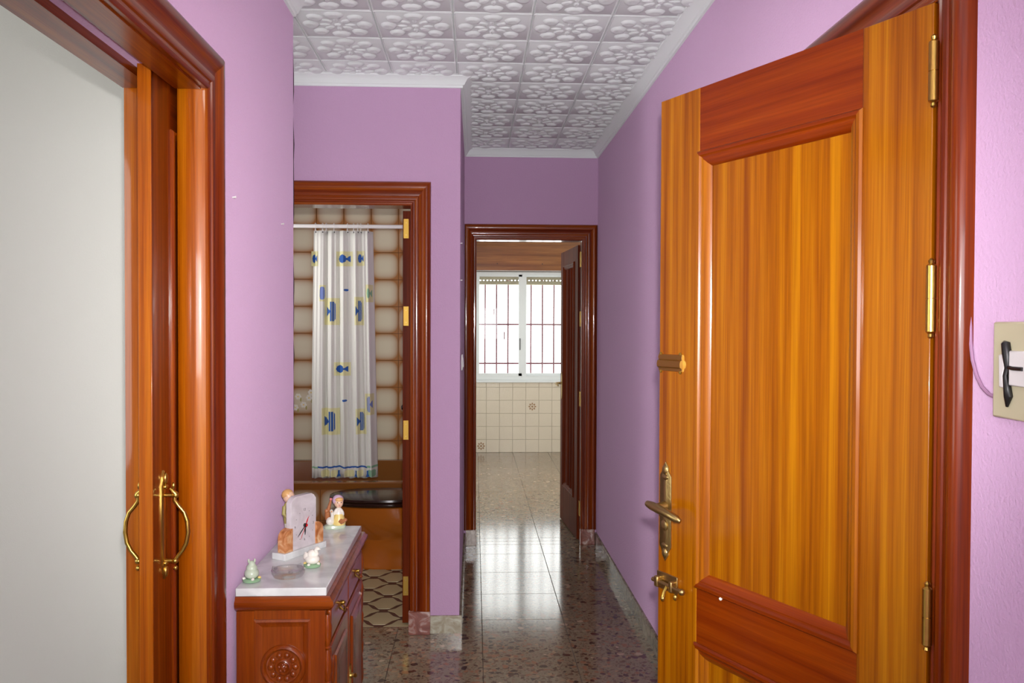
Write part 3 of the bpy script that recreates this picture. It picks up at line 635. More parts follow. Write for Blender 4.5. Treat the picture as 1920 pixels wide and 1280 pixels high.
# iron grille outside
gr = thing('window_grille', 'thin iron bar grille outside the kitchen window', 'grille', (0, YK+0.155, 0))
for k in range(-1, 9): MB().tube([(0.121+0.1325*k, 0, 0.78),(0.121+0.1325*k, 0, 2.1)], 0.0095, 8).build('vertical_bar', M['iron'], gr)
for z in (1.458, 1.01): B(-0.05, 1.15, -0.005, 0.005, z-0.0095, z+0.0095).build('cross_bar', M['iron'], gr)
for px, pz, lab in ((0.222, 1.60, 'upper dark hanging peg outside the left kitchen pane'), (0.342, 1.33, 'lower dark hanging peg outside the left kitchen pane')):
    pg = thing('hanging_peg', lab, 'peg', (px, YK+0.130, pz), group='pegs hanging at the kitchen window')
    MB().lathe([(0.004,-0.045),(0.007,-0.03),(0.007,0.03),(0.004,0.045)], 8).build('peg_body', M['iron'], pg); MB().tube([(0,0,0.04),(0.004,0.004,0.10),(-0.002,0.01,0.16)], 0.0012, 5).build('string', M['iron'], pg)
# wooden shutter box over the window
sb = tag(B(-0.098, 1.30, YK-0.22, YK-0.001, WZ1+0.004, 2.50).build('shutter_box', M['box_x'], bevel=0.004), 'brown wooden shutter box above the kitchen window', 'shutter box')
for x in (0.25, 0.75):
    MB().lathe([(0.006,-0.004),(0.006,0.0)], 8, (x, YK-0.22, 2.13), 'y').build('screw', M['dark'], sb)

# ------------------------------------------------------------------ bathroom
bw = thing('wall_bathroom_back', 'beige and brown shaded tile wall behind the shower curtain', None, kind='structure')
B(-1.75, XPB, YBB+0.008, YBB+0.1, 0, TOP).build('plaster', M['tan_grout'], bw, smooth=False)
btm = wall_tile_mesh('wall_tile', 0.2, 0.1985, 'bath_tile')
for i in range(-4, 4):
    for k in range(-5, 7):
        x, z = -0.862+0.2*i, 1.283+0.1985*k
        if z > 0.40 and x > -1.74 and x < XPB-0.06: put('wall_tile', btm, bw, (x, YBB, z))
# flower tile print (white daisies with green leaves)
fx, fz = -1.262, 0.886
for k, (dx, dz) in enumerate(((-0.035, 0.03), (0.045, 0.02), (0.005, -0.03), (-0.055, -0.05), (0.06, 0.06))):
    mb = MB()
    for q in range(6):
        a = q*PI/3+k; mb.ell((fx+dx+0.014*math.cos(a), YBB-0.0005, fz+dz+0.014*math.sin(a)), (0.010,0.0015,0.010), 8, 4)
    f = mb.build('flower_print', M['porcelain'], bw); MB().ell((fx+dx, YBB-0.001, fz+dz), (0.006,0.0025,0.006), 8, 4).build('flower_eye', M['porc_yellow'], f)
    MB().ell((fx+dx+0.02, YBB-0.0002, fz+dz-0.022), (0.006,0.0014,0.016), 8, 4).build('leaf_print', M['porc_olive'], bw)
# bathtub with tiled front
TX0, TX1, TY0, TY1, TZ = -1.74, XPB-0.004, 5.37, YBB-0.002, 0.452
tb = thing('bathtub', 'brown enamel bathtub behind the shower curtain', 'bathtub', (0, 0, 0))
def rrect(x0, x1, y0, y1, r, z, n=6):
    p = []
    for cx, cy, a0 in ((x1-r, y1-r, 0), (x0+r, y1-r, PI/2), (x0+r, y0+r, PI), (x1-r, y0+r, 1.5*PI)):
        for i in range(n+1): p.append((cx+r*math.cos(a0+PI/2*i/n), cy+r*math.sin(a0+PI/2*i/n), z))
    return p
MB().loft([rrect(TX0,TX1,TY0,TY1,0.004,TZ-0.045), rrect(TX0,TX1,TY0,TY1,0.006,TZ-0.006), rrect(TX0+0.005,TX1-0.005,TY0+0.005,TY1-0.002,0.01,TZ),
           rrect(TX0+0.08,TX1-0.10,TY0+0.06,TY1-0.05,0.22,TZ), rrect(TX0+0.09,TX1-0.11,TY0+0.07,TY1-0.06,0.22,TZ-0.012), rrect(TX0+0.15,TX1-0.2,TY0+0.12,TY1-0.11,0.2,0.12), rrect(TX0+0.25,TX1-0.3,TY0+0.2,TY1-0.2,0.15,0.08)], cap0=False).build('tub_shell', M['tub'], tb)
MB().tube([(-1.105, TY1-0.03, 0.50),(-1.105, TY1-0.10, 0.50),(-1.105, TY1-0.13, 0.475)], [0.016,0.014,0.012], 10).build('spout', M['chrome'], tb)
tp = thing('wall_tub_front', 'beige and brown shaded tiles on the front of the bathtub', None, kind='structure')
B(TX0, TX1, TY0+0.028, TY0+0.06, 0, TZ-0.046).build('plaster', M['tan_grout'], tp, smooth=False)
for i in range(-4, 4):
    for k in (0, 1):
        x = -0.872+0.2*i
        if -1.64 < x < XPB-0.1: put('wall_tile', btm, tp, (x, TY0+0.02, 0.306-0.1985*(1-k)))
# shower rail and curtain
CY = 5.475
rail = tag(MB().tube([(-1.745, CY, 2.074), (XPB-0.002, CY, 2.074)], 0.0125, 12).build('shower_rail', M['white_plastic']), 'white shower curtain rail above the bathtub', 'rail')
cu_ = thing('shower_curtain', 'white shower curtain printed with blue and yellow fish', 'curtain', (0, 0, 0))
def PXX(px): return -1.032+(px-588)*0.003445
def PZZ(py): return 2.049-(py-432)*0.003437
FOLDS = [(0.0, 0.0)]
def csurf(px, z, off=0.0):
    """pixel-measured column px (at mid height) and height z -> point on the folded cloth"""
    t = (2.049-z)/1.59                       # 0 top .. 1 bottom
    s = (px-586)/(700-586)
    xl = 589-4*min(1, t*1.6); xr = 697+(9*t if t > 0.15 else 9*t)
    x = PXX(xl+(xr-xl)*s)
    ph = s*2*PI
    y = 0.020*math.sin(5.2*ph+0.6)+0.010*math.sin(9.1*ph+1.4)+0.006*math.sin(15*ph)
    y *= (0.5+0.35*t)
    if s > 0.92: y += (s-0.92)*0.5
    return (x, CY+0.004+y-off, z)
ns, nz = 130, 26
ztop, zbot = 2.046, 0.462
rows = []
for j in range(nz+1):
    z = ztop+(zbot-ztop)*j/nz
    rows.append([csurf(586+114*i/ns, z-(0.006*math.sin(5.2*2*PI*i/ns+0.6) if j == nz else 0)) for i in range(ns+1)])
mb = MB(); mb.add([p for r in rows for p in r], [(j*(ns+1)+i, j*(ns+1)+i+1, (j+1)*(ns+1)+i+1, (j+1)*(ns+1)+i) for j in range(nz) for i in range(ns)])
me = bpy.data.meshes.new('cloth'); me.from_pydata(mb.v, [], mb.f); me.materials.append(M['cur']); me.shade_smooth()
cl = put('cloth', me, cu_); so = cl.modifiers.new('thick', 'SOLIDIFY'); so.thickness = 0.0012; so.offset = 1
def printed(name, mat, px0, px1, py0, py1, inside, off, parent=cl, n=22):
    mb = MB(); idx = {}
    def V(i, j):
        if (i, j) not in idx:
            idx[(i, j)] = len(mb.v); mb.v.append(csurf(px0+(px1-px0)*i/n, PZZ(py0+(py1-py0)*j/n), off))
        return idx[(i, j)]
    for i in range(n):
        for j in range(n):
            if inside((i+0.5)/n*2-1, (j+0.5)/n*2-1): mb.f.append((V(i,j), V(i+1,j), V(i+1,j+1), V(i,j+1)))
    if not mb.f: return
    me = bpy.data.meshes.new(name); me.from_pydata(mb.v, [], mb.f); me.materials.append(mat); me.shade_smooth(); return put(name, me, parent)
sq = lambda x, y: True
blob = lambda x, y: (abs(x)**4+abs(y)**4) < 0.95
def heartfish(flip):
    def f(x, y):
        x *= flip
        body = ((x+0.32)/0.56)**2+(y/0.72)**2 < 1
        tail = x > 0.1 and abs(y) < 0.10+max(0, (x-0.25))*0.72 and x < 0.92
        return body or tail
    return f
def stripefish(flip):
    def f(x, y):
        x *= flip
        body = -0.25 < x < 0.85 and abs(y) < 0.92*math.sqrt(max(0, 1-((x-0.05)/0.85)**2))
        stripe = body and ((x+0.25) % 0.36) < 0.21
        tail = x < -0.1 and x > -0.92 and abs(y) < 0.10+max(0, (-x-0.3))*0.6 and abs(y) < 0.5
        return stripe or tail
    return f
def fish(cx, cy, w, h, fn, m='blu', pat='yel', k=1.25):
    printed('print_patch', M[pat], cx-w*k/2, cx+w*k/2, cy-h*k/2, cy+h*k/2, sq, 0.0014)
    printed('fish_print', M[m], cx-w/2, cx+w/2, cy-h/2, cy+h/2, fn, 0.0026)
fish(646, 485, 25, 22, heartfish(1)); fish(589, 485, 10, 22, heartfish(1)); fish(677, 484, 12, 22, heartfish(1))
fish(622, 583, 22, 40, stripefish(1)); fish(673, 582, 14, 42, stripefish(1)); fish(604, 549, 9, 24, blob, 'blu2'); fish(692, 549, 10, 26, heartfish(1), 'grn')
fish(641, 690, 24, 20, heartfish(1)); fish(620, 788, 25, 40, stripefish(1)); fish(674, 788, 15, 38, stripefish(1)); fish(689, 756, 12, 32, stripefish(-1), 'blu2')
for cx, cy in ((649, 543), (645, 749)): printed('fish_print', M['blu'], cx-4, cx+4, cy-2, cy+2, blob, 0.0014, n=6)
printed('hem_band', M['blu'], 597, 683, 871, 876, lambda x, y: abs(y-0.35*math.sin(x*7)) < 0.62, 0.0018, n=60)
printed('hem_band', M['grn'], 683, 700, 871, 875, sq, 0.0018, n=8); printed('hem_band', M['grn'], 586, 597, 873, 876, sq, 0.0018, n=8)
for a, b_, m in ((603, 618, 'yel'), (620, 634, 'yel'), (644, 660, 'yel'), (664, 676, 'yel'), (684, 697, 'grn')): printed('hem_patch', M[m], a, b_, 879, 892, blob, 0.0014, n=10)
for cx in (633, 664, 684): printed('fish_print', M['blu'], cx-4, cx+4, 880, 892, lambda x, y: abs(x) < 0.3+0.6*max(0, y), 0.0026, n=12)
for k, px in enumerate((590, 604, 611, 626, 652, 664, 672, 678, 692)):
    x, y, z = csurf(px, 2.040); r = 0.022
    MB().tube([(x+0.002*math.sin(a*3), CY+0.021*math.sin(a), 2.062+0.031*math.cos(a)) for a in [2*PI*i/14 for i in range(15)]], 0.0016, 5).build('curtain_ring', M['white_plastic'], cu_)
    MB().lathe([(0.005,-0.002),(0.005,0.002)], 8, (x, y-0.004, 2.036), 'y').build('eyelet', M['black'], cl)
# toilet
tl = thing('toilet', 'brown ceramic toilet with dark lid in front of the bathtub', 'toilet', (-0.50, 5.13, 0))
def oval(cx, ax, ay, z, n=32, sq=2.3):
    r = []
    for i in range(n):
        a = 2*PI*i/n; c, s_ = math.cos(a), math.sin(a)
        r.append((cx+math.copysign(abs(c)**(2/sq), c)*ax, math.copysign(abs(s_)**(2/sq), s_)*ay, z))
    return r
MB().loft([oval(0.06,0.27,0.125,0,sq=4), oval(0.06,0.27,0.127,0.012,sq=4), oval(0.06,0.255,0.112,0.04,sq=3.4), oval(0.05,0.240,0.104,0.12,sq=3), oval(0.05,0.235,0.104,0.17,sq=2.8), oval(0.035,0.255,0.130,0.205,sq=2.6), oval(0.01,0.285,0.160,0.245,sq=2.4), oval(-0.01,0.305,0.178,0.30), oval(-0.02,0.315,0.184,0.36), oval(-0.02,0.318,0.186,0.375), oval(-0.02,0.30,0.17,0.380)]).build('bowl', M['toilet'], tl)
MB().loft([oval(-0.055,0.295,0.186,0.381), oval(-0.055,0.300,0.190,0.388), oval(-0.055,0.300,0.190,0.398), oval(-0.055,0.295,0.185,0.404)]).build('seat', M['seat'], tl)
MB().loft([oval(-0.06,0.300,0.188,0.406), oval(-0.06,0.307,0.193,0.412), oval(-0.06,0.305,0.191,0.424), oval(-0.06,0.28,0.170,0.431), oval(-0.045,0.10,0.07,0.434)]).build('lid', M['seat'], tl)
for sy in (-1, 1): MB().tube([(0.235, sy*0.075-0.02, 0.415),(0.235, sy*0.075+0.02, 0.415)], 0.014, 12).lathe([(0.016,0.38),(0.012,0.40),(0.009,0.418)], 12, (0.245, sy*0.075, 0)).build('hinge', M['chrome'], tl)
MB().lathe([(0.02,0.38),(0.018,0.405),(0.010,0.418),(0.004,0.42)], 14, (0.262, -0.135, 0)).build('bolt_cap', M['chrome'], tl)
MB().box(0.22, 0.345, -0.20, 0.20, 0.36, 0.74).build('tank', M['toilet'], tl, bevel=0.02); MB().box(0.215, 0.345, -0.21, 0.21, 0.742, 0.775).build('tank_lid', M['toilet'], tl, bevel=0.01)
MB().lathe([(0.018,0.775),(0.018,0.785),(0.008,0.79)], 14, (0.28, 0, 0)).build('flush_button', M['chrome'], tl)
MB().lathe([(0.012,0.0),(0.012,0.012),(0.006,0.018)], 12, (0.19, -0.132, 0.0)).build('floor_bolt_cap', M['chrome'], tl)

# hall lamp (hangs above the photographer, out of the frame)
hl = thing('pendant_lamp', 'opal glass globe pendant lamp hanging from the hall ceiling', 'lamp', (0.08, 0.95, ZC))
MB().lathe([(0.002,-0.006),(0.05,-0.006),(0.045,-0.03),(0.012,-0.04)], 20).build('ceiling_rose', M['brass'], hl)
MB().tube([(0,0,-0.03),(0,0,-0.14)], 0.006, 8).build('rod', M['brass'], hl)
gm, gnt, gp = newmat('opal_globe'); gp.inputs['Base Color'].default_value = (0.9, 0.88, 0.84, 1); gp.inputs['Emission Color'].default_value = (1, 0.95, 0.88, 1); gp.inputs['Emission Strength'].default_value = 10
MB().ell((0,0,-0.23), (0.11,0.11,0.10), 24, 14).build('globe', gm, hl)

# ------------------------------------------------------------------ small fittings on the walls
sw = thing('light_switch', 'white light switch on the passage side wall before the kitchen door', 'switch', (XP, 4.40, 1.252))
B(0, 0.007, -0.04, 0.04, -0.04, 0.04).build('switch_plate', M['white_plastic'], sw, bevel=0.003)
MB().loft([[(0.006,-0.024,-0.026),(0.006,0.024,-0.026),(0.006,0.024,0.026),(0.006,-0.024,0.026)], [(0.013,-0.02,-0.022),(0.013,0.02,-0.022),(0.009,0.02,0.022),(0.009,-0.02,0.022)]]).build('rocker', M['white_plastic'], sw)
for (x, y, z, nx, lab) in ((XL, 2.321, 1.785, 1, 'small nail in the left wall near the sliding door frame'), (XL, 2.895, 1.782, 1, 'small nail in the left wall near its far corner'), (XP, 4.02, 1.83, 1, 'upper small nail in the passage side wall'), (XP, 4.0, 1.655, 1, 'lower small nail in the passage side wall')):
    n_ = tag(MB().tube([(0,0,0),(0.008,0,0.001)], 0.0022, 8).lathe([(0.0035,0.007),(0.0035,0.009),(0.002,0.010)], 8, (0,0,0.001), 'x').build('nail', M['white_plastic'], loc=(x, y, z)), lab, 'nail', 'nails in the mauve walls')
# plate by the entrance door
wp = thing('wall_plate', 'cream intercom plate with a black and white hook beside the entrance door', 'wall plate', (XR, 1.222, 1.378), PI)
# local +x points into the hall
B(0, 0.010, -0.052, 0.052, -0.073, 0.073).build('plate', M['cream_plastic'], wp, bevel=0.003)
MB().tube([(0.012,-0.020,0.042),(0.014,-0.014,0.040),(0.015,-0.009,0.024),(0.015,-0.008,0.004),(0.015,-0.012,-0.008),(0.015,-0.008,-0.022),(0.014,-0.006,-0.038),(0.012,-0.012,-0.054)], [0.003,0.0065,0.007,0.004,0.004,0.0055,0.0065,0.002], 10).build('hook', M['black'], wp)
MB().loft([[(xx,-0.026,0.024),(xx,-0.014,0.024),(xx,-0.011,0.004),(xx,-0.015,-0.008),(xx,-0.013,-0.026),(xx,-0.024,-0.026)] for xx in (0.010, 0.018)]).build('rocker', M['white_plastic'], wp, bevel=0.002)
MB().box(0.010, 0.016, -0.004, 0.040, -0.022, 0.030).build('button_panel', M['white_plastic'], wp, bevel=0.002)
MB().tube([(0.014,-0.012,0.006),(0.017,0.006,0.004),(0.017,0.03,0.004)], 0.003, 8).build('hook_arm', M['black'], wp)
tag(MB().tube([(XR-0.004, y, z) for y, z in ((1.345,1.46),(1.343,1.42),(1.337,1.39),(1.325,1.365),(1.310,1.348),(1.292,1.338),(1.272,1.334))], 0.003, 8).build('bell_cable', M['cable']), 'thin mauve painted cable curving to the intercom plate', 'cable')

# ------------------------------------------------------------------ hall cabinet against the left wall
CX0, CX1, CYA, CYB, CZ = XL+0.014, -0.402, 2.302, 2.985, 0.7365
cb = thing('hall_cabinet', 'small carved wooden hall cabinet with white marble top', 'cabinet', (0, 0, 0))
B(CX0, CX1+0.006, CYA-0.014, CYB+0.012, CZ-0.022, CZ).build('marble_top', M['marble'], cb, bevel=0.002)
def ring_xy(o, z): return [(CX0, CYA-o, z), (CX1+o, CYA-o, z), (CX1+o, CYB+o, z), (CX0, CYB+o, z)]
MB().loft([ring_xy(0.002,0.672), ring_xy(0.010,0.676), ring_xy(0.022,0.684), ring_xy(0.026,0.692), ring_xy(0.026,0.702), ring_xy(0.019,0.707), ring_xy(0.016,0.7145)]).build('top_moulding', M['cb_x'], cb)
B(CX0, CX1, CYA, CYB, 0.06, 0.673).build('body', M['cb_z'], cb)
MB().loft([ring_xy(0.018,0.0), ring_xy(0.018,0.045), ring_xy(0.010,0.055), ring_xy(0.004,0.065)]).build('plinth', M['cb_x'], cb)
# carved end panel (faces the viewer, -Y)
sp_ = thing('side_panel', None, None); sp_.parent = cb
fx0, fx1, fz0, fz1 = CX0+0.046, CX1-0.038, 0.12, 0.648
SP = [(0,0),(0,0.005),(0.006,0.007),(0.012,0.003),(0.020,0.001),(0.026,-0.003),(0.026,-0.004)]
def frame_xz(x0, x1, z0, z1, y, prof, mat, parent, name):
    c = lambda i, k: [(x0+i, z0+i), (x1-i, z0+i), (x1-i, z1-i), (x0+i, z1-i)][k]
    for k in range(4):
        r0 = [(c(i, k)[0], y-h, c(i, k)[1]) for i, h in prof]; r1 = [(c(i, (k+1) % 4)[0], y-h, c(i, (k+1) % 4)[1]) for i, h in prof]
        MB().loft([r0, r1]).build(name, M[mat], parent)
frame_xz(fx0, fx1, fz0, fz1, CYA, SP, 'cb_z', sp_, 'panel_moulding')
B(CX0, fx0+0.002, CYA-0.004, CYA, 0.065, 0.672).build('panel_stile', M['cb_z'], sp_); B(fx1-0.002, CX1, CYA-0.004, CYA, 0.065, 0.672).build('panel_stile', M['cb_z'], sp_)
def rosette_cab(cx, cz, y, R, parent):
    mb = MB(); prof = [(R,0.0),(R,-0.004),(R*0.95,-0.009),(R*0.86,-0.012),(R*0.78,-0.009),(R*0.74,-0.004),(R*0.66,-0.003),(R*0.40,-0.005),(R*0.36,-0.009),(R*0.28,-0.011),(R*0.22,-0.007),(R*0.15,-0.012),(R*0.02,-0.014)]
    mb.lathe(prof, 40, (cx, y, cz), 'y')
    for k in range(10):
        a = 2*PI*k/10; mb.ell((cx+R*0.54*math.cos(a), y-0.005, cz+R*0.54*math.sin(a)), (R*0.14,0.006,R*0.14), 10, 6)
    for k in range(5):
        a = 2*PI*k/5+0.3; mb.ell((cx+R*0.15*math.cos(a), y-0.012, cz+R*0.15*math.sin(a)), (R*0.08,0.004,R*0.08), 8, 5)
    mb.build('carved_rosette', M['cb_z'], parent)
rosette_cab(-0.514, 0.519, CYA+0.001, 0.061, sp_); rosette_cab(-0.514, 0.27, CYA+0.001, 0.061, sp_)
# front: two drawers over two carved doors (faces +X)
ym = (CYA+CYB)/2
def pull(parent, y, z):
    MB().lathe([(0.016,0.0),(0.014,0.003),(0.007,0.006)], 12, (CX1+0.010, y, z), 'x').tube([(CX1+0.014, y-0.016, z+0.002),(CX1+0.022, y-0.015, z-0.008),(CX1+0.026, y, z-0.018),(CX1+0.022, y+0.015, z-0.008),(CX1+0.014, y+0.016, z+0.002)], 0.0028, 8).ell((CX1+0.020, y, z+0.008), (0.008,0.006,0.006), 10, 6).build('pull', M['brass'], parent)
for a, b_ in ((CYA+0.028, ym-0.006), (ym+0.006, CYB-0.028)):
    dr = B(CX1, CX1+0.012, a, b_, 0.580, 0.662).build('drawer', M['cb_y'], cb, bevel=0.004); pull(dr, (a+b_)/2, 0.625)
    dd = B(CX1, CX1+0.012, a, b_, 0.075, 0.565).build('cabinet_door', M['cb_z'], cb, bevel=0.004)
    MB().loft([[(CX1+0.011, a+0.05+o, 0.12+o),(CX1+0.011, b_-0.05-o, 0.12+o),(CX1+0.011, b_-0.05-o, 0.52-o),(CX1+0.011, a+0.05+o, 0.52-o)] if o == 0 else [(CX1+h_, a+0.05+o, 0.12+o),(CX1+h_, b_-0.05-o, 0.12+o),(CX1+h_, b_-0.05-o, 0.52-o),(CX1+h_, a+0.05+o, 0.52-o)] for o, h_ in ((0, 0.011), (0.004, 0.018), (0.02, 0.020), (0.045, 0.016))]).build('raised_panel', M['cb_z'], dd)
    yc = b_-0.035 if a < ym-0.1 else a+0.035
    for q in range(4): MB().ell((CX1+0.014, (a+0.022 if a < ym-0.1 else b_-0.022), 0.16+0.11*q), (0.006,0.012,0.042), 10, 8).build('carved_bead', M['cb_z'], dd)
    MB().lathe([(0.010,0.0),(0.010,0.003),(0.005,0.012),(0.008,0.018),(0.002,0.022)], 12, (CX1+0.012, yc, 0.335), 'x').box(CX1+0.012, CX1+0.015, yc-0.008, yc+0.008, 0.30, 0.37).build('pull', M['brass'], dd)
for yy in (CYA+0.014, CYB-0.014):
    mb = MB(); zz = 0.08; prof = []
    while zz < 0.66:
        prof += [(0.011, zz), (0.006, zz+0.004), (0.012, zz+0.03), (0.013, zz+0.06), (0.006, zz+0.09)]; zz += 0.097
    mb.lathe(prof, 12, (CX1+0.004, yy, 0)).build('turned_post', M['cb_z'], cb)

# ------------------------------------------------------------------ ornaments on the cabinet
TZ0 = CZ
ck = thing('mantel_clock', 'pale stone mantel clock with honey onyx side blocks on the cabinet', 'clock', (-0.5165, 2.6295, TZ0), math.atan2(0.161, 0.095))
# local x along the front edge, -y towards the viewer
B(-0.0935, 0.0935, 0.0, 0.052, 0, 0.020).build('clock_base', M['marble'], ck, bevel=0.0015)
hh, ww = 0.182, 0.056
def slab_out(y): return [(-ww,y,0.020),(ww,y,0.020),(ww,y,hh-0.018),(ww-0.010,y,hh-0.006),(ww-0.022,y,hh),(-ww+0.022,y,hh),(-ww+0.010,y,hh-0.006),(-ww,y,hh-0.018)]
sl = MB().loft([slab_out(0.010), slab_out(0.030)]).build('clock_face', M['clock_stone'], ck, bevel=0.0008)
def onyx(sg):
    xs = [0.052, 0.088]; out = [(0.052,0.020),(0.086,0.020),(0.086,0.062),(0.083,0.074),(0.075,0.083),(0.062,0.088),(0.052,0.089)]
    return MB().loft([[(sg*x, 0.006, z) for x, z in out], [(sg*x, 0.036, z) for x, z in out]]).build('onyx_block', M['onyx'], ck, bevel=0.001)
onyx(1); onyx(-1)
HC = (0.003, 0.088)
def hand(a_deg, l, w, tail, mat, off, name='clock_hand', par=sl):
    a = math.radians(90-a_deg); dx, dz = math.cos(a), math.sin(a); px, pz = -dz, dx
    P = lambda t_, s_: (HC[0]+dx*t_+px*s_, 0.010-off, HC[1]+dz*t_+pz*s_)
    Q = lambda t_, s_: (HC[0]+dx*t_+px*s_, 0.010-off+0.0008, HC[1]+dz*t_+pz*s_)
    sh_ = [(-tail,-w*0.6),(l*0.6,-w),(l,-w*0.2),(l,w*0.2),(l*0.6,w),(-tail,w*0.6)]
    MB().loft([[P(*k) for k in sh_], [Q(*k) for k in sh_]]).build(name, M[mat], par)
hand(180, 0.030, 0.0028, 0.006, 'black', 0.003); hand(228, 0.046, 0.0016, 0.008, 'black', 0.004); hand(210, 0.046, 0.0007, 0.030, 'red', 0.0055); hand(30, 0.026, 0.0022, 0.0, 'red', 0.005)
MB().lathe([(0.006,0.0025),(0.006,0.0095)], 14, (HC[0], 0, HC[1]), 'y').build('hub', M['black'], sl); MB().lathe([(0.0045,0.0020),(0.0045,0.0035)], 12, (HC[0]+0.002, 0, HC[1]), 'y').build('hub', M['red'], sl)
def numeral(txt, x, z, s=0.011):
    c = bpy.data.curves.new('numeral', 'FONT'); c.body = txt; c.size = s; c.align_x = 'CENTER'; c.align_y = 'CENTER'; c.extrude = 0.0002
    c.materials.append(M['ink']); tmp = bpy.data.objects.new('numeral', c); me_ = bpy.data.meshes.new_from_object(tmp); bpy.data.objects.remove(tmp); o = bpy.data.objects.new('numeral', me_); COL.objects.link(o); o.parent = sl; o.location = (x, 0.0097, z); o.rotation_euler = (PI/2, 0, 0)
numeral('12', HC[0], HC[1]+0.048); numeral('3', HC[0]+0.040, HC[1]); numeral('6', HC[0], HC[1]-0.044); numeral('9', HC[0]-0.042, HC[1])
for k in range(12):
    if k % 3: a = k*PI/6; MB().lathe([(0.0012,0.0094),(0.0012,0.0101)], 6, (HC[0]+0.042*math.sin(a), 0, HC[1]+0.046*math.cos(a)), 'y').build('hour_mark', M['ink'], sl)

# ashtray of clear glass
at = thing('glass_ashtray', 'small clear glass ashtray in front of the clock', 'ashtray', (-0.520, 2.392, TZ0+0.0005))
MB().lathe([(0.030,0.0),(0.040,0.002),(0.046,0.012),(0.047,0.020),(0.043,0.023),(0.039,0.020),(0.036,0.010),(0.026,0.0065),(0.002,0.006)], 36).build('bowl', M['glass'], at)
for k in range(3):
    a = k*2*PI/3+0.9; MB().tube([(0.034*math.cos(a),0.034*math.sin(a),0.021),(0.046*math.cos(a),0.046*math.sin(a),0.024)], 0.005, 8).build('cigarette_rest', M['glass'], at)

def rotz(a): return Matrix.Rotation(a, 3, 'Z')
def rotx(a): return Matrix.Rotation(a, 3, 'X')
def roty(a): return Matrix.Rotation(a, 3, 'Y')
def swan(loc, rz, lab, body, kind):
    s = thing('swan_figurine', lab, 'figurine', loc, rz, 'little porcelain figurines on the cabinet')
    MB().lathe([(0.020,0.0),(0.024,0.002),(0.025,0.007),(0.022,0.010),(0.002,0.011)], 24).build('base', M['porc_base'], s)
    b_ = MB().ell((0,0,0.023), (0.023,0.020,0.016)).ell((0.0,0,0.036), (0.016,0.015,0.015))
    b_.build('body', M[body], s)
    MB().ell((-0.012,-0.010,0.030), (0.012,0.004,0.012), rot=roty(0.5)).ell((-0.012,0.010,0.030), (0.012,0.004,0.012), rot=roty(0.5)).ell((-0.020,0,0.032), (0.006,0.006,0.010), rot=roty(-0.5)).build('wing', M['porcelain'], s)
    if kind: MB().tube([(0.010,0,0.030),(0.016,0,0.040),(0.012,0,0.050),(0.014,0,0.056)], [0.007,0.006,0.0055,0.005], 10).ell((0.017,0,0.055), (0.008,0.006,0.006)).tube([(0.023,0,0.054),(0.028,0,0.053)], [0.003,0.001], 8).build('neck', M[body], s)
    else:
        MB().ell((0.002,0,0.046), (0.011,0.010,0.012)).ell((0.0,-0.008,0.057), (0.004,0.003,0.006)).ell((0.0,0.008,0.057), (0.004,0.003,0.006)).build('neck', M[body], s)
    for k in range(5):
        a = k*1.2; MB().ell((0.021*math.cos(a),0.021*math.sin(a),0.011), (0.005,0.005,0.004), 8, 5).build('flower', M['porc_yellow' if k % 2 else 'porcelain'], s)
    return s
swan((-0.611, 2.352, TZ0), -1.2, 'pale green porcelain figurine on green base nearest the wall corner', 'porc_green', False)
swan((-0.472, 2.490, TZ0), -0.4, 'cream porcelain figurine on green base between ashtray and clock', 'porcelain', True)

# child with goose
g = thing('goose_child_figurine', 'porcelain child figurine in lilac bonnet with a white goose', 'figurine', (-0.484, 2.965, TZ0), 0.25)
MB().loft([oval(0,0.036,0.020,0,24), oval(0,0.038,0.022,0.004,24), oval(0,0.036,0.020,0.011,24), oval(0,0.030,0.015,0.014,24)]).build('base', M['porc_green'], g)
MB().lathe([(0.022,0.012),(0.023,0.020),(0.019,0.036),(0.014,0.052),(0.011,0.062)], 18, (0.014, -0.001, 0)).build('dress', M['porc_yellow'], g)
MB().lathe([(0.017,0.050),(0.016,0.058),(0.010,0.068),(0.006,0.072)], 16, (0.013, 0, 0)).ell((0.002,-0.006,0.058), (0.007,0.007,0.014), rot=roty(0.5)).ell((0.024,-0.006,0.056), (0.006,0.007,0.014), rot=roty(-0.4)).build('shawl', M['porcelain'], g)
hd = MB().ell((0.013,-0.002,0.088), (0.016,0.016,0.018)).ell((0.014,-0.018,0.086), (0.003,0.003,0.003), 8, 6).build('head', M['porc_skin'], g)
for sx in (-1, 1): MB().ell((0.014+sx*0.006,-0.0165,0.091), (0.0016,0.0014,0.002), 8, 6).build('eye', M['porc_dark'], hd)
MB().ell((0.014,-0.0168,0.080), (0.003,0.0012,0.0012), 8, 6).build('mouth', M['porc_pink'], hd)
MB().ell((0.014,-0.008,0.100), (0.015,0.011,0.008)).build('hair', M['porc_hair'], hd)
MB().ell((0.011,0.004,0.096), (0.020,0.018,0.019)).build('bonnet', M['porc_lilac'], hd)
MB().tube([(0.016,-0.022,0.030),(0.020,-0.026,0.026),(0.028,-0.024,0.028)], [0.008,0.009,0.007], 10).ell((0.034,-0.018,0.030), (0.007,0.007,0.006)).build('basket', M['porc_brown'], g)
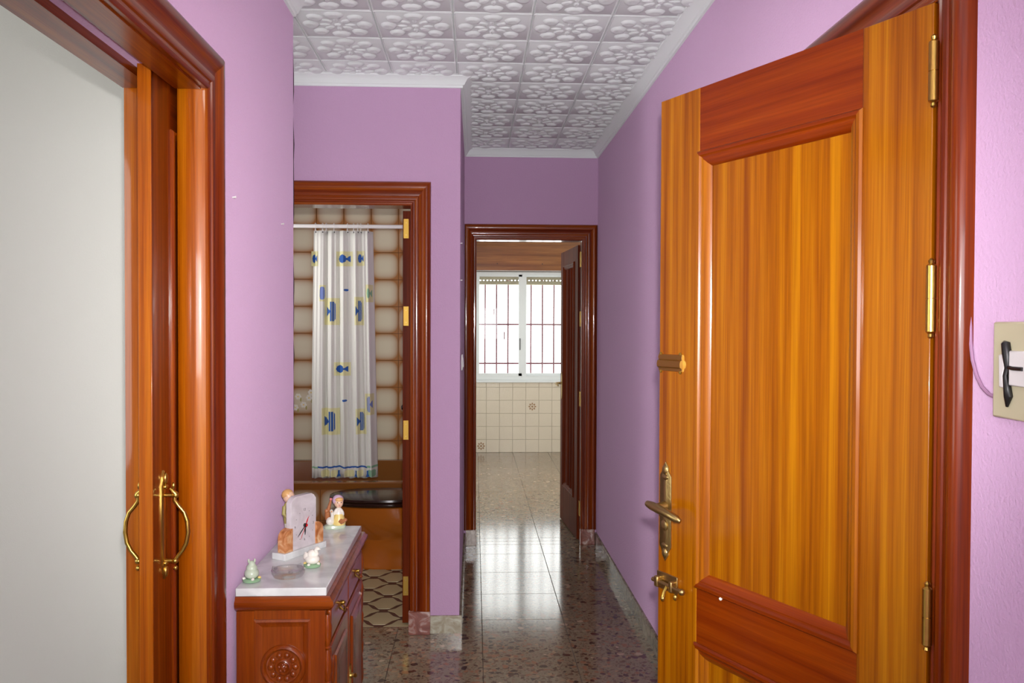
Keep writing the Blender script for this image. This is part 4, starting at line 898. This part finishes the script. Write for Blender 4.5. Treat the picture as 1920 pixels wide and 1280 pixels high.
gs = MB().ell((-0.016,-0.006,0.026), (0.015,0.012,0.015)).tube([(-0.012,-0.010,0.030),(-0.009,-0.013,0.046),(-0.012,-0.013,0.060)], [0.008,0.006,0.005], 10).ell((-0.013,-0.015,0.063), (0.006,0.007,0.006)).build('goose', M['porcelain'], g)
MB().tube([(-0.013,-0.021,0.063),(-0.013,-0.027,0.061)], [0.003,0.001], 8).build('beak', M['porc_hair'], gs)
MB().tube([(-0.024,0.004,0.030),(-0.026,0.002,0.05),(-0.020,0.0,0.074),(-0.014,-0.002,0.098)], [0.009,0.010,0.006,0.004], 10).ell((-0.028,-0.004,0.062), (0.008,0.006,0.008)).build('branch', M['porc_brown'], g)
MB().ell((-0.014,-0.003,0.102), (0.005,0.005,0.005), 8, 6).build('berry', M['porc_pink'], g)
# boy behind the clock
y_ = thing('boy_figurine', 'porcelain boy figurine in olive shirt half hidden behind the clock', 'figurine', (-0.606, 2.790, TZ0), 1.1)
MB().lathe([(0.024,0.0),(0.025,0.004),(0.022,0.012),(0.002,0.013)], 20).build('base', M['porcelain'], y_)
MB().tube([(-0.007,0,0.012),(-0.007,0,0.050),(-0.006,0,0.066)], [0.008,0.008,0.010], 10).tube([(0.008,0,0.012),(0.008,0,0.050),(0.006,0,0.066)], [0.008,0.008,0.010], 10).build('trousers', M['porcelain'], y_)
MB().loft([oval(0,0.016,0.011,0.060,20), oval(0,0.018,0.013,0.075,20), oval(0,0.021,0.014,0.105,20), oval(0,0.016,0.011,0.122,20), oval(0,0.007,0.006,0.130,20)]).tube([(-0.019,0,0.117),(-0.027,-0.003,0.095),(-0.018,-0.014,0.078)], [0.007,0.0065,0.005], 10).tube([(0.019,0,0.117),(0.027,-0.003,0.095),(0.018,-0.014,0.078)], [0.007,0.0065,0.005], 10).build('shirt', M['porc_olive'], y_)
hb = MB().ell((0,-0.001,0.146), (0.019,0.019,0.021)).ell((0.0,-0.020,0.144), (0.003,0.003,0.003), 8, 6).build('head', M['porc_skin'], y_)
MB().ell((0,0.003,0.152), (0.0205,0.0195,0.018)).build('hair', M['porc_hair'], hb)
for sx in (-1, 1): MB().ell((sx*0.007,-0.0188,0.149), (0.0016,0.0014,0.002), 8, 6).build('eye', M['porc_dark'], hb)
